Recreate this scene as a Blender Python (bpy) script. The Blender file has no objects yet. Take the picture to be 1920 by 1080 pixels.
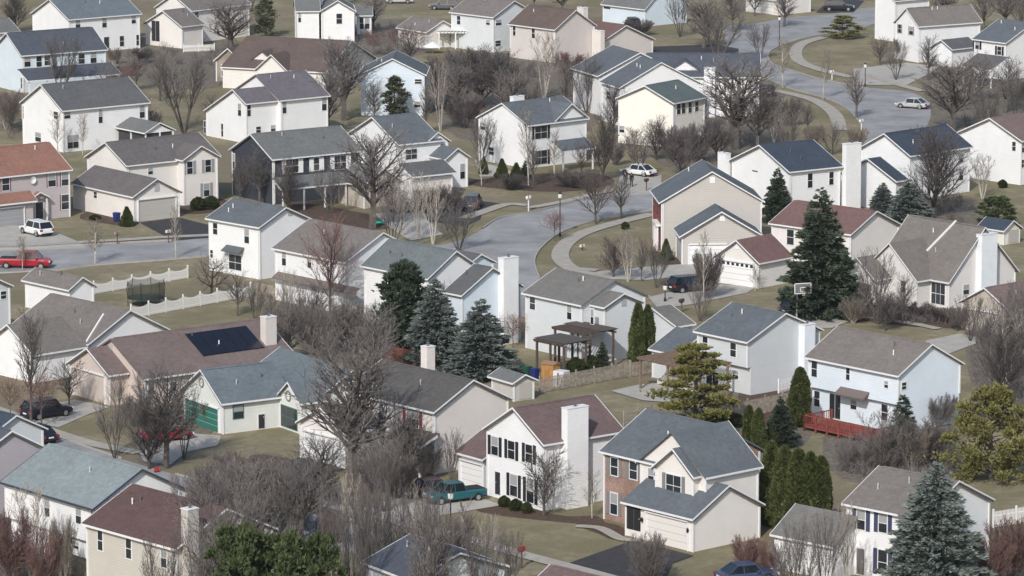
import bpy, bmesh, math, random
from mathutils import Vector, Matrix, noise
R = math.radians
S = bpy.context.scene
C = S.collection
# ---------------------------------------------------------------- camera
CF, CP, CH = 8000.0, R(10.1), 77.8          # focal length in px of a 1920 px wide frame, pitch, height
cd = bpy.data.cameras.new('camera'); cam = bpy.data.objects.new('camera', cd); C.objects.link(cam)
cam.location = (0, 0, CH); cam.rotation_euler = (R(90) - CP, 0, 0)
cd.sensor_width = 36.0; cd.lens = 36.0 * CF / 1920.0; cd.clip_start = 1.0; cd.clip_end = 6000.0
S.camera = cam
# ---------------------------------------------------------------- sky, sun, exposure
SUN_EL, SUN_DIR = R(36), Vector((-0.30, -0.954, 0)).normalized()     # horizontal direction towards the sun
w = bpy.data.worlds.new('World'); S.world = w; w.use_nodes = True
nt = w.node_tree; bg = nt.nodes['Background']; sky = nt.nodes.new('ShaderNodeTexSky')
sky.sky_type = 'NISHITA'; sky.sun_disc = False; sky.sun_elevation = SUN_EL
sky.sun_rotation = math.atan2(SUN_DIR.x, SUN_DIR.y); sky.air_density = 1.2; sky.dust_density = 2.0
nt.links.new(sky.outputs[0], bg.inputs[0]); bg.inputs[1].default_value = 0.125
ld = bpy.data.lights.new('sun', 'SUN'); ld.energy = 3.0; ld.angle = R(0.6); ld.color = (1.0, 0.97, 0.925)
sun = bpy.data.objects.new('sun', ld); C.objects.link(sun)
to = Vector((SUN_DIR.x * math.cos(SUN_EL), SUN_DIR.y * math.cos(SUN_EL), math.sin(SUN_EL)))
sun.rotation_euler = to.to_track_quat('Z', 'Y').to_euler(); sun.location = (-60, 200, 200)
S.view_settings.view_transform = 'Standard'; S.view_settings.look = 'None'
S.view_settings.exposure = 0.10; S.view_settings.gamma = 1.0
S.render.engine = 'CYCLES'
S.cycles.max_bounces = 5; S.cycles.transparent_max_bounces = 4

# ---------------------------------------------------------------- helpers
def ray(px, py):
    u = (px - 960) / CF; v = (py - 540) / CF
    return Vector((u, math.cos(CP) - v * math.sin(CP), -math.sin(CP) - v * math.cos(CP)))
def G(px, py, z=0.0):                        # the ground point seen at a place in the photograph
    d = ray(px, py); t = (z - CH) / d.z
    return Vector((d.x * t, d.y * t, z))
def scale_at(p):                             # px per metre
    return CF / (p.y * math.cos(CP) + (CH - p.z) * math.sin(CP))
MC = {}
def mat(name, col, rough=0.8, kind=None, sc=3.0, amt=0.15, metal=0.0, spec=0.3, col2=None):
    if name in MC: return MC[name]
    m = bpy.data.materials.new(name); m.use_nodes = True; MC[name] = m
    n = m.node_tree.nodes; l = m.node_tree.links; b = n['Principled BSDF']
    b.inputs['Roughness'].default_value = rough; b.inputs['Metallic'].default_value = metal
    b.inputs['Specular IOR Level'].default_value = spec
    c = (*col, 1.0)
    if kind is None:
        b.inputs['Base Color'].default_value = c; return m
    tc = n.new('ShaderNodeTexCoord')
    no = n.new('ShaderNodeTexNoise'); no.inputs['Scale'].default_value = sc; no.inputs['Detail'].default_value = 5
    no.inputs['Roughness'].default_value = 0.65
    l.new(tc.outputs['Object'], no.inputs['Vector'])
    rp = n.new('ShaderNodeValToRGB')
    dk = col2 if col2 else tuple(x * (1 - 2 * amt) for x in col)
    lt = tuple(min(1, x * (1 + amt)) for x in col)
    rp.color_ramp.elements[0].position = 0.3; rp.color_ramp.elements[0].color = (*dk, 1)
    rp.color_ramp.elements[1].position = 0.7; rp.color_ramp.elements[1].color = (*lt, 1)
    l.new(no.outputs['Fac'], rp.inputs[0]); src = rp.outputs[0]
    def mul(a, fac_out, lo, hi):
        mr = n.new('ShaderNodeMapRange'); l.new(fac_out, mr.inputs[0])
        mr.inputs[3].default_value = lo; mr.inputs[4].default_value = hi
        mx = n.new('ShaderNodeVectorMath'); mx.operation = 'SCALE'
        l.new(a, mx.inputs[0]); l.new(mr.outputs[0], mx.inputs['Scale']); return mx.outputs[0]
    if kind == 'siding':                      # lapped boards: one shadow line per board, and faint weathering
        sp = n.new('ShaderNodeSeparateXYZ'); l.new(tc.outputs['Object'], sp.inputs[0])
        md = n.new('ShaderNodeMath'); md.operation = 'FRACT'
        ml = n.new('ShaderNodeMath'); ml.operation = 'MULTIPLY'; ml.inputs[1].default_value = 5.0
        l.new(sp.outputs[2], ml.inputs[0]); l.new(ml.outputs[0], md.inputs[0])
        bp = n.new('ShaderNodeBump'); bp.inputs['Strength'].default_value = 0.75; bp.inputs['Distance'].default_value = 0.03
        bp.invert = True
        l.new(md.outputs[0], bp.inputs['Height']); l.new(bp.outputs[0], b.inputs['Normal'])
    if kind == 'roof':
        n2 = n.new('ShaderNodeTexNoise'); n2.inputs['Scale'].default_value = 0.35; n2.inputs['Detail'].default_value = 3
        l.new(tc.outputs['Object'], n2.inputs['Vector'])
        src = mul(src, n2.outputs['Fac'], 0.80, 1.18)
        br = n.new('ShaderNodeTexVoronoi'); br.inputs['Scale'].default_value = 4.5
        mp = n.new('ShaderNodeMapping'); mp.inputs['Scale'].default_value = (1, 1, 2.5)
        l.new(tc.outputs['Object'], mp.inputs[0]); l.new(mp.outputs[0], br.inputs['Vector'])
        sp = n.new('ShaderNodeSeparateColor'); l.new(br.outputs['Color'], sp.inputs[0])
        src = mul(src, sp.outputs[0], 0.93, 1.07)
    if kind == 'brick':
        br = n.new('ShaderNodeTexBrick'); br.inputs['Scale'].default_value = 4.0
        br.inputs['Color1'].default_value = (1, 1, 1, 1); br.inputs['Color2'].default_value = (0.6, 0.55, 0.5, 1)
        br.inputs['Mortar'].default_value = (0.9, 0.88, 0.84, 1); br.inputs['Mortar Size'].default_value = 0.03
        mp = n.new('ShaderNodeMapping'); mp.inputs['Rotation'].default_value = (R(90), 0, 0)
        l.new(tc.outputs['Object'], mp.inputs[0]); l.new(mp.outputs[0], br.inputs['Vector'])
        mx = n.new('ShaderNodeVectorMath'); mx.operation = 'MULTIPLY'
        l.new(src, mx.inputs[0]); l.new(br.outputs['Color'], mx.inputs[1]); src = mx.outputs[0]
    if kind in ('leaf', 'twig'):
        ge = n.new('ShaderNodeNewGeometry')
        src = mul(src, ge.outputs['Random Per Island'], 0.6 if kind == 'leaf' else 0.7, 1.45 if kind == 'leaf' else 1.35)
        oi = n.new('ShaderNodeObjectInfo'); src = mul(src, oi.outputs['Random'], 0.85, 1.15)
    l.new(src, b.inputs['Base Color'])
    return m
class MB:
    """collects shapes and links them as ONE mesh object"""
    def __init__(s): s.v = []; s.f = []; s.m = []
    def add(s, vs, fs, mi=0):
        o = len(s.v); s.v += [tuple(v) for v in vs]; s.f += [tuple(i + o for i in f) for f in fs]; s.m += [mi] * len(fs); return s
    def box(s, x0, y0, z0, x1, y1, z1, mi=0):
        v = [(x0,y0,z0),(x1,y0,z0),(x1,y1,z0),(x0,y1,z0),(x0,y0,z1),(x1,y0,z1),(x1,y1,z1),(x0,y1,z1)]
        return s.add(v, [(0,3,2,1),(4,5,6,7),(0,1,5,4),(1,2,6,5),(2,3,7,6),(3,0,4,7)], mi)
    def prism(s, prof, axis, a, b, mi=0):
        """prof: polygon points; axis 'x': (y,z) extruded along x from a to b; 'y': (x,z) along y; 'z': (x,y) along z"""
        n = len(prof)
        def P(p, t): return (t, p[0], p[1]) if axis == 'x' else (p[0], t, p[1]) if axis == 'y' else (p[0], p[1], t)
        v = [P(p, a) for p in prof] + [P(p, b) for p in prof]
        f = [tuple(range(n))[::-1], tuple(range(n, 2 * n))] + [(i, (i + 1) % n, n + (i + 1) % n, n + i) for i in range(n)]
        return s.add(v, f, mi)
    def tube(s, p, q, r0, r1, n=4, mi=0, cap=False):
        p = Vector(p); q = Vector(q); d = q - p
        if d.length < 1e-6: return s
        d.normalize(); a = d.orthogonal().normalized(); b = d.cross(a)
        v = []
        for c, r in ((p, r0), (q, r1)):
            for i in range(n):
                t = 2 * math.pi * i / n; v.append(c + (a * math.cos(t) + b * math.sin(t)) * r)
        f = [(i, (i + 1) % n, n + (i + 1) % n, n + i) for i in range(n)]
        if cap: f += [tuple(range(n))[::-1], tuple(range(n, 2 * n))]
        return s.add(v, f, mi)
    def lathe(s, prof, n=10, c=(0, 0, 0), mi=0):
        v = []; f = []
        for r, z in prof:
            for i in range(n):
                t = 2 * math.pi * i / n; v.append((c[0] + r * math.cos(t), c[1] + r * math.sin(t), c[2] + z))
        for k in range(len(prof) - 1):
            for i in range(n):
                f.append((k*n+i, k*n+(i+1) % n, (k+1)*n+(i+1) % n, (k+1)*n+i))
        f.append(tuple(range(n))[::-1]); f.append(tuple(range((len(prof)-1)*n, len(prof)*n)))
        return s.add(v, f, mi)
    def build(s, name, m, parent=None, smooth=False, fix=True):
        me = bpy.data.meshes.new(name); me.from_pydata(s.v, [], s.f)
        for x in (m if isinstance(m, (list, tuple)) else [m]): me.materials.append(x)
        me.polygons.foreach_set('material_index', s.m)
        if fix:
            bm = bmesh.new(); bm.from_mesh(me); bmesh.ops.recalc_face_normals(bm, faces=bm.faces); bm.to_mesh(me); bm.free()
        if smooth: me.polygons.foreach_set('use_smooth', [True] * len(me.polygons))
        me.update()
        o = bpy.data.objects.new(name, me); C.objects.link(o)
        if parent: o.parent = parent
        return o
def tag(o, label=None, cat=None, group=None, kind=None):
    if label: o['label'] = label
    if cat: o['category'] = cat
    if group: o['group'] = group
    if kind: o['kind'] = kind
    return o
def thing(name, label, cat, loc=(0, 0, 0), rz=0.0, group=None, sc=1.0):
    o = bpy.data.objects.new(name, None); C.objects.link(o); o.empty_display_size = 0.3
    o.location = loc; o.rotation_euler = (0, 0, rz); o.scale = (sc,) * 3 if not isinstance(sc, tuple) else sc
    return tag(o, label, cat, group)
def copy_tree(o, parent=None):
    c = o.copy(); C.objects.link(c); c.parent = parent
    for ch in list(o.children): copy_tree(ch, c)
    return c
def kill(o):
    for ch in list(o.children): kill(ch)
    bpy.data.objects.remove(o)
HOUSES=[
('1', 'white two-storey house with teal-grey roof at the top left corner', 'white', 'teal', 'trim', -66.46, 636.46, 0.6723, [('x', 'g', 0.0, 0.0, 13.16, 10.71, 5.28, 2.63, None, None)], [('win', 0, 'y0', 'n', 1.44, 2.23, 3.83, 5.06), ('win', 0, 'y0', 'n', 6.19, 6.94, 3.6, 5.06), ('win', 0, 'y0', 'n', 11.48, 12.2, 3.83, 4.96), ('win', 0, 'y0', 'n', 9.28, 10.0, 0.52, 2.07), ('win', 0, 'y0', 'n', 12.28, 13.03, 0.45, 2.03), ('door', 0, 'y0', 'dark', 6.45, 7.33, 0.43, 2.12), ('chim', 0, 'loc', 'white', 0, 0, 0, 0)]),
('2', 'pale blue house with navy-grey roof and long dark porch roof, behind a bare tree', 'paleblue', 'navy', 'trim', -68.51, 591.98, 0.5734, [('x', 'g', 0.0, 0.0, 13.6, 9.3, 5.29, 2.76, None, None), ('x', 's', -2.54, -7.04, 14.54, 2.84, 2.7, 1.17, None, None)], [('win', 0, 'y0', 'n', 0.64, 1.56, 3.64, 5.14), ('win', 0, 'y0', 'n', 2.48, 3.29, 3.52, 4.98), ('win', 0, 'y0', 'n', 3.75, 4.63, 3.64, 5.0), ('win', 0, 'y0', 'n', 9.09, 10.02, 3.49, 4.91), ('win', 0, 'y0', 'n', 10.96, 11.89, 3.47, 5.0), ('win', 0, 'x0', 'n', -0.48, 0.44, 0.6, 2.06)]),
('3', 'white house with dark grey roof and a small screened porch at its right end', 'white', 'dgray', 'trim', -56.75, 534.1, 0.6613, [('x', 'g', 0.0, 0.0, 13.21, 10.3, 5.38, 2.83, None, None), ('y', 'p', 8.01, -6.6, 4.69, 7.07, 2.6, 1.12, None, 'gray')], [('win', 0, 'y0', 'n', 5.55, 6.11, 3.3, 5.01), ('win', 0, 'y0', 'n', 11.75, 12.49, 3.44, 5.02), ('win', 0, 'y0', 'n', 0.44, 1.32, 4.29, 5.2), ('win', 0, 'y0', 'd', 0.85, 2.46, 0.44, 2.1), ('win', 0, 'x0', 'n', 9.82, 10.48, 3.31, 4.9), ('win', 0, 'x0', 'n', 1.52, 2.48, 4.12, 5.01), ('win', 0, 'x0', 'n', 5.72, 7.05, 0.72, 1.87)]),
('4', 'house with orange-brown roof, maroon window trim and a gabled entry', 'pinkgray', 'orange', 'trim', -59.51, 476.26, 0.6614, [('x', 'g', 0.0, 0.0, 11.64, 9.77, 5.49, 2.65, None, None), ('x', 's', -2.02, -1.86, 7.75, 1.24, 2.69, 0.77, None, 'orange'), ('y', 'p', 5.76, -0.46, 2.48, 2.5, 2.7, 0.66, None, 'orange')], [('win', 0, 'y0', 'm', 2.43, 3.36, 3.84, 5.28), ('win', 0, 'y0', 'm', 8.53, 9.52, 3.73, 5.22), ('win', 0, 'y0', 'm', 10.32, 11.37, 3.68, 5.17), ('win', 0, 'y0', 'm', 10.26, 11.25, 0.94, 2.61), ('gar', 1, 'y0', 'grayd', 2.7, 6.2, -0.16, 1.79), ('dish', 0, 'y0', 'w', 5.88, 6.86, 4.27, 5.18), ('door', 0, 'y0', 'dark', 6.78, 7.76, 0.26, 2.05)]),
('5', 'cream house with long brown-grey roof and a projecting two-car garage', 'cream', 'brgray', 'trim', -44.57, 487.78, 0.6621, [('x', 'g', 0.0, 0.0, 13.17, 9.05, 5.26, 2.24, None, None), ('y', 'g', -4.24, -7.88, 6.72, 13.28, 2.98, 1.82, None, None), ('y', 'g', 6.95, -1.35, 5.25, 3.5, 5.4, 1.49, None, None)], [('win', 0, 'y0', 'n', 3.19, 3.81, 3.91, 4.69), ('win', 2, 'y0', 'g', 0.74, 1.49, 3.68, 5.13), ('win', 2, 'y0', 'g', 3.29, 4.06, 3.67, 5.12), ('win', 2, 'y0', 'g', 3.04, 3.81, 0.84, 2.35), ('gar', 1, 'y0', 'beige', 0.93, 5.96, -0.19, 2.47), ('vent', 1, 'y0', 'gray', 3.12, 3.8, 3.28, 4.08), ('win', 1, 'x0', 'n', 8.04, 8.68, 1.82, 2.51)]),
('6', 'charcoal house with white shutters and a front porch on white posts', 'charcoal', 'gray', 'trim', -27.95, 491.82, 0.6072, [('x', 'g', 0.0, 0.0, 12.55, 9.72, 5.4, 2.44, None, None), ('x', 's', -1.94, -5.16, 9.25, 1.83, 2.7, 0.91, None, None), ('y', 'g', 7.11, -8.55, 5.74, 6.0, 2.7, 1.89, 'tan', None)], [('win', 0, 'y0', 'd', 2.1, 3.77, 3.58, 5.12), ('win', 0, 'y0', 'd', 8.8, 10.37, 3.42, 5.0), ('win', 0, 'y0', 'w', 5.92, 6.64, 3.58, 5.02), ('shut', 0, 'y0', 'white', 1.53, 2.1, 3.5, 5.11), ('shut', 0, 'y0', 'white', 3.77, 4.44, 3.48, 5.09), ('shut', 0, 'y0', 'white', 5.3, 5.87, 3.46, 5.0), ('shut', 0, 'y0', 'white', 6.66, 7.31, 3.52, 5.06), ('shut', 0, 'y0', 'white', 8.18, 8.76, 3.51, 5.04), ('shut', 0, 'y0', 'white', 10.45, 11.07, 3.41, 5.03), ('win', 0, 'x0', 'n', 8.89, 10.01, 3.17, 4.95), ('gar', 2, 'y0', 'tan', 1.53, 5.02, 0.13, 1.96)]),
('7', 'white house with mauve-grey roof in two steps, blank front', 'white', 'mauve', 'trim', -29.81, 544.31, 0.6638, [('x', 'g', 0.0, 0.0, 7.95, 11.23, 5.34, 2.78, None, None), ('x', 'a', -4.76, 0.88, 5.57, 6.0, 5.2, 1.55, None, None)], [('win', 0, 'y0', 'n', 0.41, 1.13, 3.57, 5.2), ('win', 0, 'y0', 'n', 6.8, 7.51, 3.42, 5.16), ('win', 1, 'y0', 'n', 1.77, 2.46, 1.27, 2.03), ('win', 1, 'y0', 'n', 4.08, 4.78, 1.26, 2.03), ('win', 1, 'y0', 'n', 0.24, 0.93, 3.51, 5.23), ('win', 1, 'x0', 'n', 1.47, 2.14, 3.43, 5.0), ('win', 1, 'x0', 'n', 9.62, 10.41, 0.25, 1.9), ('win', 1, 'x0', 'n', 5.62, 6.3, 0.31, 1.96)]),
('8', 'pale blue house with its gable to the front and two small windows', 'paleblue', 'slate', 'trim', -20.56, 568.88, -0.0339, [('y', 'g', 0.0, 0.0, 9.03, 9.38, 5.55, 2.2, None, None)], [('win', 0, 'y0', 'n', 7.5, 8.42, 4.33, 4.93), ('win', 0, 'y0', 'n', 7.41, 8.21, 1.12, 1.92)]),
('9', 'white house with slate roof and a small front gable over the garage', 'white', 'slate', 'trim', -13.57, 503.76, 0.6276, [('x', 'g', 0.0, 0.0, 6.54, 11.16, 5.42, 2.72, None, None), ('y', 'g', 4.07, 0.12, 3.69, 4.0, 5.2, 1.24, None, None), ('x', 's', -3.09, -7.34, 6.42, 2.48, 2.7, 1.12, None, 'dgray'), ('y', 'g', 4.62, -3.21, 3.68, 4.0, 3.6, 1.23, None, None)], [('win', 1, 'y0', 'k', 1.54, 2.32, 3.17, 4.79), ('win', 0, 'y0', 'd', 1.27, 2.89, 3.47, 4.65), ('gar', 2, 'y0', 'cream', 1.98, 6.04, 0.76, 2.23), ('win', 3, 'y0', 'n', 2.36, 3.01, 1.03, 2.83)]),
('10', 'white house with blue-grey roof and wide front gable over dark shuttered windows', 'white', 'slate', 'trim', 1.95, 520.45, 0.7151, [('x', 'g', 0.0, 0.0, 10.18, 9.85, 5.4, 2.3, None, None), ('y', 'g', 4.46, 0.13, 5.85, 5.0, 5.4, 2.05, None, None), ('x', 's', 0.81, -5.46, 5.55, 1.68, 2.69, 0.9, None, None)], [('win', 1, 'y0', 'kd', 2.15, 4.03, 3.41, 5.08), ('win', 0, 'y0', 'kd', 1.43, 3.38, 3.53, 5.1), ('win', 0, 'y0', 'kd', 1.43, 3.39, 0.33, 2.04), ('win', 0, 'x0', 'n', 8.33, 9.32, 3.93, 4.81), ('win', 0, 'x0', 'n', 6.75, 7.68, 0.94, 1.87), ('chim', 0, 'loc2', 'white', 0, 0, 0, 0)]),
('11', 'cream house with tall blank gable side and small green-grey roof', 'creamy', 'green', 'trim', 20.54, 537.88, 0.9399, [('x', 'g', 0.0, 0.0, 7.76, 8.95, 5.83, 1.93, None, None)], [('win', 0, 'y0', 'n', 1.17, 1.95, 4.25, 5.59), ('win', 0, 'y0', 'n', 2.28, 3.03, 4.23, 5.56), ('win', 0, 'y0', 'n', 3.81, 4.49, 4.16, 5.5), ('win', 0, 'y0', 'n', 5.35, 6.03, 4.18, 5.43), ('win', 0, 'x0', 'n', 7.8, 8.68, 1.39, 2.22)]),
('12', 'white house with two parallel slate roofs stepping up behind the cream gable', 'white', 'slate', 'trim', 11.65, 564.39, -1.1879, [('x', 'g', 0.0, 0.0, 6.77, 11.97, 5.2, 3.09, None, None), ('x', 'g', -13.39, 1.48, 9.42, 12.34, 5.4, 2.88, None, None)], [('win', 0, 'y0', 'n', 1.81, 3.05, 3.11, 4.1)]),
('13', 'long slate-roofed white house with two front gables and a tall chimney', 'white', 'navy', 'trim', 17.96, 567.96, -0.0253, [('x', 'g', 0.0, 0.0, 15.41, 9.31, 5.4, 2.65, None, None), ('y', 'g', 1.57, 0.98, 7.25, 5.0, 5.2, 2.38, None, None), ('y', 'g', 3.79, 5.49, 6.01, 5.0, 3.6, 1.67, None, None)], [('chim', 0, 'y0', 'white', 7.76, 9.25, 2.14, 6.64)]),
('14a', 'grey house with taupe roof, at the top centre', 'grayw', 'taupe', 'trim', -9.56, 645.71, -0.817, [('x', 'g', 0.0, 0.0, 9.88, 8.76, 5.4, 2.19, None, None)], [('win', 0, 'y0', 'n', 1.49, 2.22, 3.62, 4.9), ('win', 0, 'y0', 'n', 8.0, 8.82, 4.1, 4.84), ('win', 0, 'xL', 'n', 0.76, 1.88, 4.07, 4.9), ('win', 0, 'xL', 'n', 0.66, 1.73, 0.94, 1.73)]),
('14b', 'beige house with brown roof left of the maroon-brown low roof', 'peachw', 'brown', 'trim', -0.64, 633.33, -0.833, [('x', 'g', 0.0, 0.0, 10.35, 8.52, 5.0, 2.62, None, None)], [('win', 0, 'y0', 'n', 0.88, 1.44, 3.32, 4.76), ('win', 0, 'y0', 'n', 5.03, 5.68, 3.29, 4.79)]),
('14c', 'low beige house with maroon-brown roof and a slim chimney beside its gable', 'peachw', 'redbrown', 'trim', 5.81, 639.06, -0.8815, [('x', 'g', 0.0, 0.0, 10.8, 11.47, 2.16, 2.52, None, None)], [('chim', 0, 'y0', 'peachl', 10.08, 12.11, 1.56, 4.33), ('chim', 0, 'px0', 'peachl', -2.29, 8.15, 1.91, 6.04)]),
('14d', 'small cream gabled house with a white covered patio at its right', 'cream', 'taupe', 'trim', -12.95, 643.04, 0.6404, [('y', 'g', 0.0, 0.0, 6.25, 8.0, 2.6, 1.58, None, None)], []),
('15', 'white house behind a dark clipped cypress, with broad white chimney', 'white', 'gray', 'trim', -29.45, 650.58, 0.0897, [('y', 'g', 0.0, 0.0, 5.55, 9.0, 4.95, 1.66, None, None), ('x', 'g', -3.74, -0.15, 3.87, 8.0, 5.0, 2.2, None, None), ('x', 'g', 6.07, 10.91, 2.71, 4.72, 3.0, 1.24, None, None)], [('win', 0, 'y0', 'n', 2.58, 3.42, 2.97, 4.52), ('win', 1, 'y0', 'n', 0.46, 0.87, 3.28, 4.76), ('win', 2, 'y0', 'n', 0.66, 1.24, 0.87, 2.66), ('win', 2, 'y0', 'n', 1.47, 2.17, 0.86, 2.65), ('chim', 1, 'loc', 'white', 0, 0, 0, 0)]),
('16', 'cream house with tall arched dark window in its end gable', 'cream', 'taupe', 'trim', -50.07, 643.62, 0.8574, [('x', 'g', 0.0, 0.0, 5.0, 8.29, 3.37, 2.17, None, None), ('x', 'g', 5.85, 3.72, 13.1, 8.17, 5.01, 2.33, None, None)], [('door', 0, 'x0', 'dark', 5.06, 6.76, 0.69, 3.82), ('win', 1, 'y0', 'n', 0.99, 1.73, 3.71, 4.74), ('win', 1, 'y0', 'n', -0.76, -0.02, 0.74, 2.03), ('win', 1, 'y0', 'n', 5.65, 6.3, 3.43, 4.46)]),
('17', 'brown-roofed house with a row of cream gables and a brick bay', 'cream', 'brown', 'trim', -41.11, 597.76, -0.3917, [('x', 'g', 0.0, 0.0, 16.38, 17.52, 3.01, 3.48, None, None), ('y', 'g', 5.72, -0.8, 5.09, 5.0, 3.0, 2.22, None, None), ('y', 'g', 2.26, 2.13, 6.25, 5.0, 3.0, 2.29, None, None), ('y', 'g', -4.06, 5.97, 4.47, 5.0, 3.0, 1.86, 'stone', None)], [('win', 3, 'y0', 'd', 1.11, 2.92, 0.82, 2.41)]),
('18a', 'tall bright white house with corner facing the street, at the top right', 'white', 'mauve', 'trim', 58.8, 652.69, 0.6624, [('x', 'g', 0.0, 0.0, 7.69, 4.92, 6.29, 1.4, None, None)], []),
('18b', 'white house with taupe roof and maroon shutters, behind bare trees', 'white', 'taupe', 'trim', 59.92, 626.27, 0.5282, [('x', 'g', 0.0, 0.0, 11.72, 6.39, 5.4, 2.43, None, None)], [('win', 0, 'x0', 'm', 4.71, 5.46, 3.94, 5.2), ('win', 0, 'x0', 'm', 1.69, 2.63, 3.95, 5.16)]),
('19', 'white house with slate roof and dark porch roof, at the upper right edge', 'white', 'slate', 'trim', 66.23, 611.01, -0.863, [('x', 'g', 0.0, 0.0, 6.65, 11.07, 5.4, 2.5, None, None), ('x', 's', 5.63, -8.18, 6.0, 3.13, 2.69, 1.4, None, 'dgray'), ('y', 'g', -12.98, 4.79, 4.49, 5.76, 2.69, 1.23, None, 'dgray')], [('win', 0, 'y0', 'k', 0.39, 1.12, 3.99, 5.17), ('win', 0, 'y0', 'k', 4.76, 5.48, 3.54, 4.71)]),
('20', 'white house with blue-grey roof and arched awning over its back door', 'white', 'slate', 'trim', -32.57, 447.55, -0.7923, [('x', 'g', 0.0, 0.0, 8.66, 7.59, 5.63, 1.72, None, None)], [('win', 0, 'y0', 'n', 0.92, 1.59, 4.0, 5.19), ('win', 0, 'y0', 'n', 5.98, 6.69, 3.65, 5.15), ('win', 0, 'y0', 'n', 0.09, 0.75, 1.42, 2.22), ('win', 0, 'y0', 'd', 3.45, 5.41, 0.56, 2.15), ('awn', 0, 'y0', 'dark', 3.04, 5.91, 2.31, 3.11), ('vent', 0, 'xL', 'gray', 4.28, 4.91, 6.32, 6.95)]),
('21', 'white house with brown-taupe roof behind a reddish bare tree', 'white', 'taupe', 'trim', -24.56, 429.89, -0.8397, [('x', 'g', 0.0, 0.0, 11.76, 10.03, 5.4, 2.48, None, None)], [('win', 0, 'y0', 'n', 1.36, 1.96, 3.76, 5.29), ('win', 0, 'y0', 'n', 5.47, 6.06, 4.03, 5.28), ('awn', 0, 'y0', 'brown', 0.64, 13.65, 2.12, 3.71)]),
('22', 'white house with green-grey roof behind the dark pine', 'white', 'slateg', 'trim', -15.1, 419.29, -0.8394, [('x', 'g', 0.0, 0.0, 10.27, 7.5, 5.4, 2.35, None, None)], []),
('23', 'pale house with dark grey roof and a broad white chimney at its gable', 'paleblue', 'dgray', 'trim', -6.67, 404.55, -0.8435, [('x', 'g', 0.0, 0.0, 2.8, 7.99, 5.39, 2.27, None, None), ('x', 'g', -13.15, 10.95, 3.97, 4.1, 5.39, 1.04, None, None)], [('chim', 0, 'xL', 'white', 4.73, 6.94, 2.0, 8.41)]),
('24', 'pale grey house with grey roof above a brown pergola', 'grayw', 'brgray2', 'trim', 0.95, 403.92, -0.8827, [('x', 'g', 0.0, 0.0, 8.85, 8.47, 5.4, 1.95, None, None), ('x', 'g', 4.94, 1.29, 5.73, 5.0, 5.3, 1.08, None, None), ('y', 'g', 4.76, 9.24, 7.19, 2.51, 2.7, 1.35, None, None)], [('win', 0, 'y0', 'n', 0.89, 1.65, 3.91, 5.11), ('win', 0, 'y0', 'n', 6.45, 7.06, 3.73, 5.1), ('win', 0, 'y0', 'n', 9.89, 10.51, 3.74, 5.17), ('vent', 1, 'xL', 'gray', 2.37, 3.0, 5.08, 5.85)]),
('26', 'light grey house with slate roof, tall white chimney and a side wing with pergola', 'grayb', 'slate', 'trim', 16.7, 385.75, -0.8736, [('x', 'g', 0.0, 0.0, 7.25, 9.61, 5.09, 2.12, None, None), ('x', 'g', -5.43, -0.7, 3.91, 6.94, 2.7, 1.68, None, None)], [('win', 0, 'y0', 'n', 0.97, 1.62, 3.51, 4.7), ('win', 0, 'y0', 'n', 4.71, 5.43, 3.39, 4.66), ('win', 0, 'y0', 'n', 4.55, 5.3, 1.26, 2.02), ('door', 0, 'y0', 'glass', 1.03, 2.62, -0.07, 1.43), ('chim', 0, 'xL', 'pale', 6.52, 8.15, -0.54, 5.87), ('ov', 0, 'y0', '', 0, 0, 0, 0)]),
('27', 'pale blue-white house with taupe roof above a red deck', 'paleblue2', 'taupe', 'trim', 25.97, 372.18, -0.8486, [('x', 'g', 0.0, 0.0, 11.51, 8.42, 5.3, 2.28, None, None)], [('ov', 0, 'y0', '', 0, 0, 0, 0), ('win', 0, 'y0', 'n', 0.68, 1.32, 3.61, 5.02), ('win', 0, 'y0', 'n', 4.94, 5.34, 3.94, 5.0), ('win', 0, 'y0', 'n', 9.59, 10.01, 3.94, 4.53), ('win', 0, 'y0', 'n', 0.62, 1.26, 0.86, 2.23), ('win', 0, 'y0', 'n', 5.1, 5.79, 1.29, 2.09), ('win', 0, 'y0', 'n', 8.86, 9.57, 0.88, 2.3), ('door', 0, 'y0', 'glass', 2.52, 3.83, 0.27, 2.27), ('win', 0, 'xL', 'n', 0.74, 1.25, 3.93, 4.52), ('awn', 0, 'y0', 'brown', 4.25, 7.77, 2.44, 3.23)]),
('28', 'beige house with slate roof, twin stepped gables and red brick street side', 'beige', 'slate', 'trim', 16.05, 459.09, 0.0786, [('y', 'g', 0.0, 0.0, 11.52, 8.99, 5.45, 3.38, None, None), ('y', 'g', 1.24, -8.56, 9.0, 5.85, 3.1, 2.66, None, None)], [('brick', 0, 'x0', 'red', 0, 0, 0, 0), ('vent', 0, 'y0', 'white', 5.54, 6.11, 7.5, 8.19), ('vent', 1, 'y0', 'white', 4.32, 4.9, 4.71, 5.4), ('gar', 1, 'y0', 'white', 1.05, 5.05, -0.05, 2.16), ('win', 0, 'x0', 'n', 6.95, 7.97, 3.33, 4.32), ('win', 0, 'x0', 'n', 3.61, 4.76, 3.52, 4.5), ('win', 0, 'x0', 'n', 7.26, 8.28, 0.78, 1.77)]),
('29', 'cream house with maroon-brown roof and a white garage door with small windows', 'cream', 'redbrown', 'trim', 27.59, 453.13, -0.7414, [('x', 'g', 0.0, 0.0, 11.27, 8.84, 4.2, 2.0, None, None), ('y', 'g', 3.92, -14.04, 6.25, 5.78, 2.74, 2.11, None, None)], [('gar', 1, 'y0', 'whitew', 0.89, 5.28, 0.02, 2.68), ('win', 0, 'y0', 'n', 2.37, 3.28, 2.12, 3.73), ('vent', 1, 'y0', 'white', 2.66, 3.3, 3.84, 4.45)]),
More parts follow.
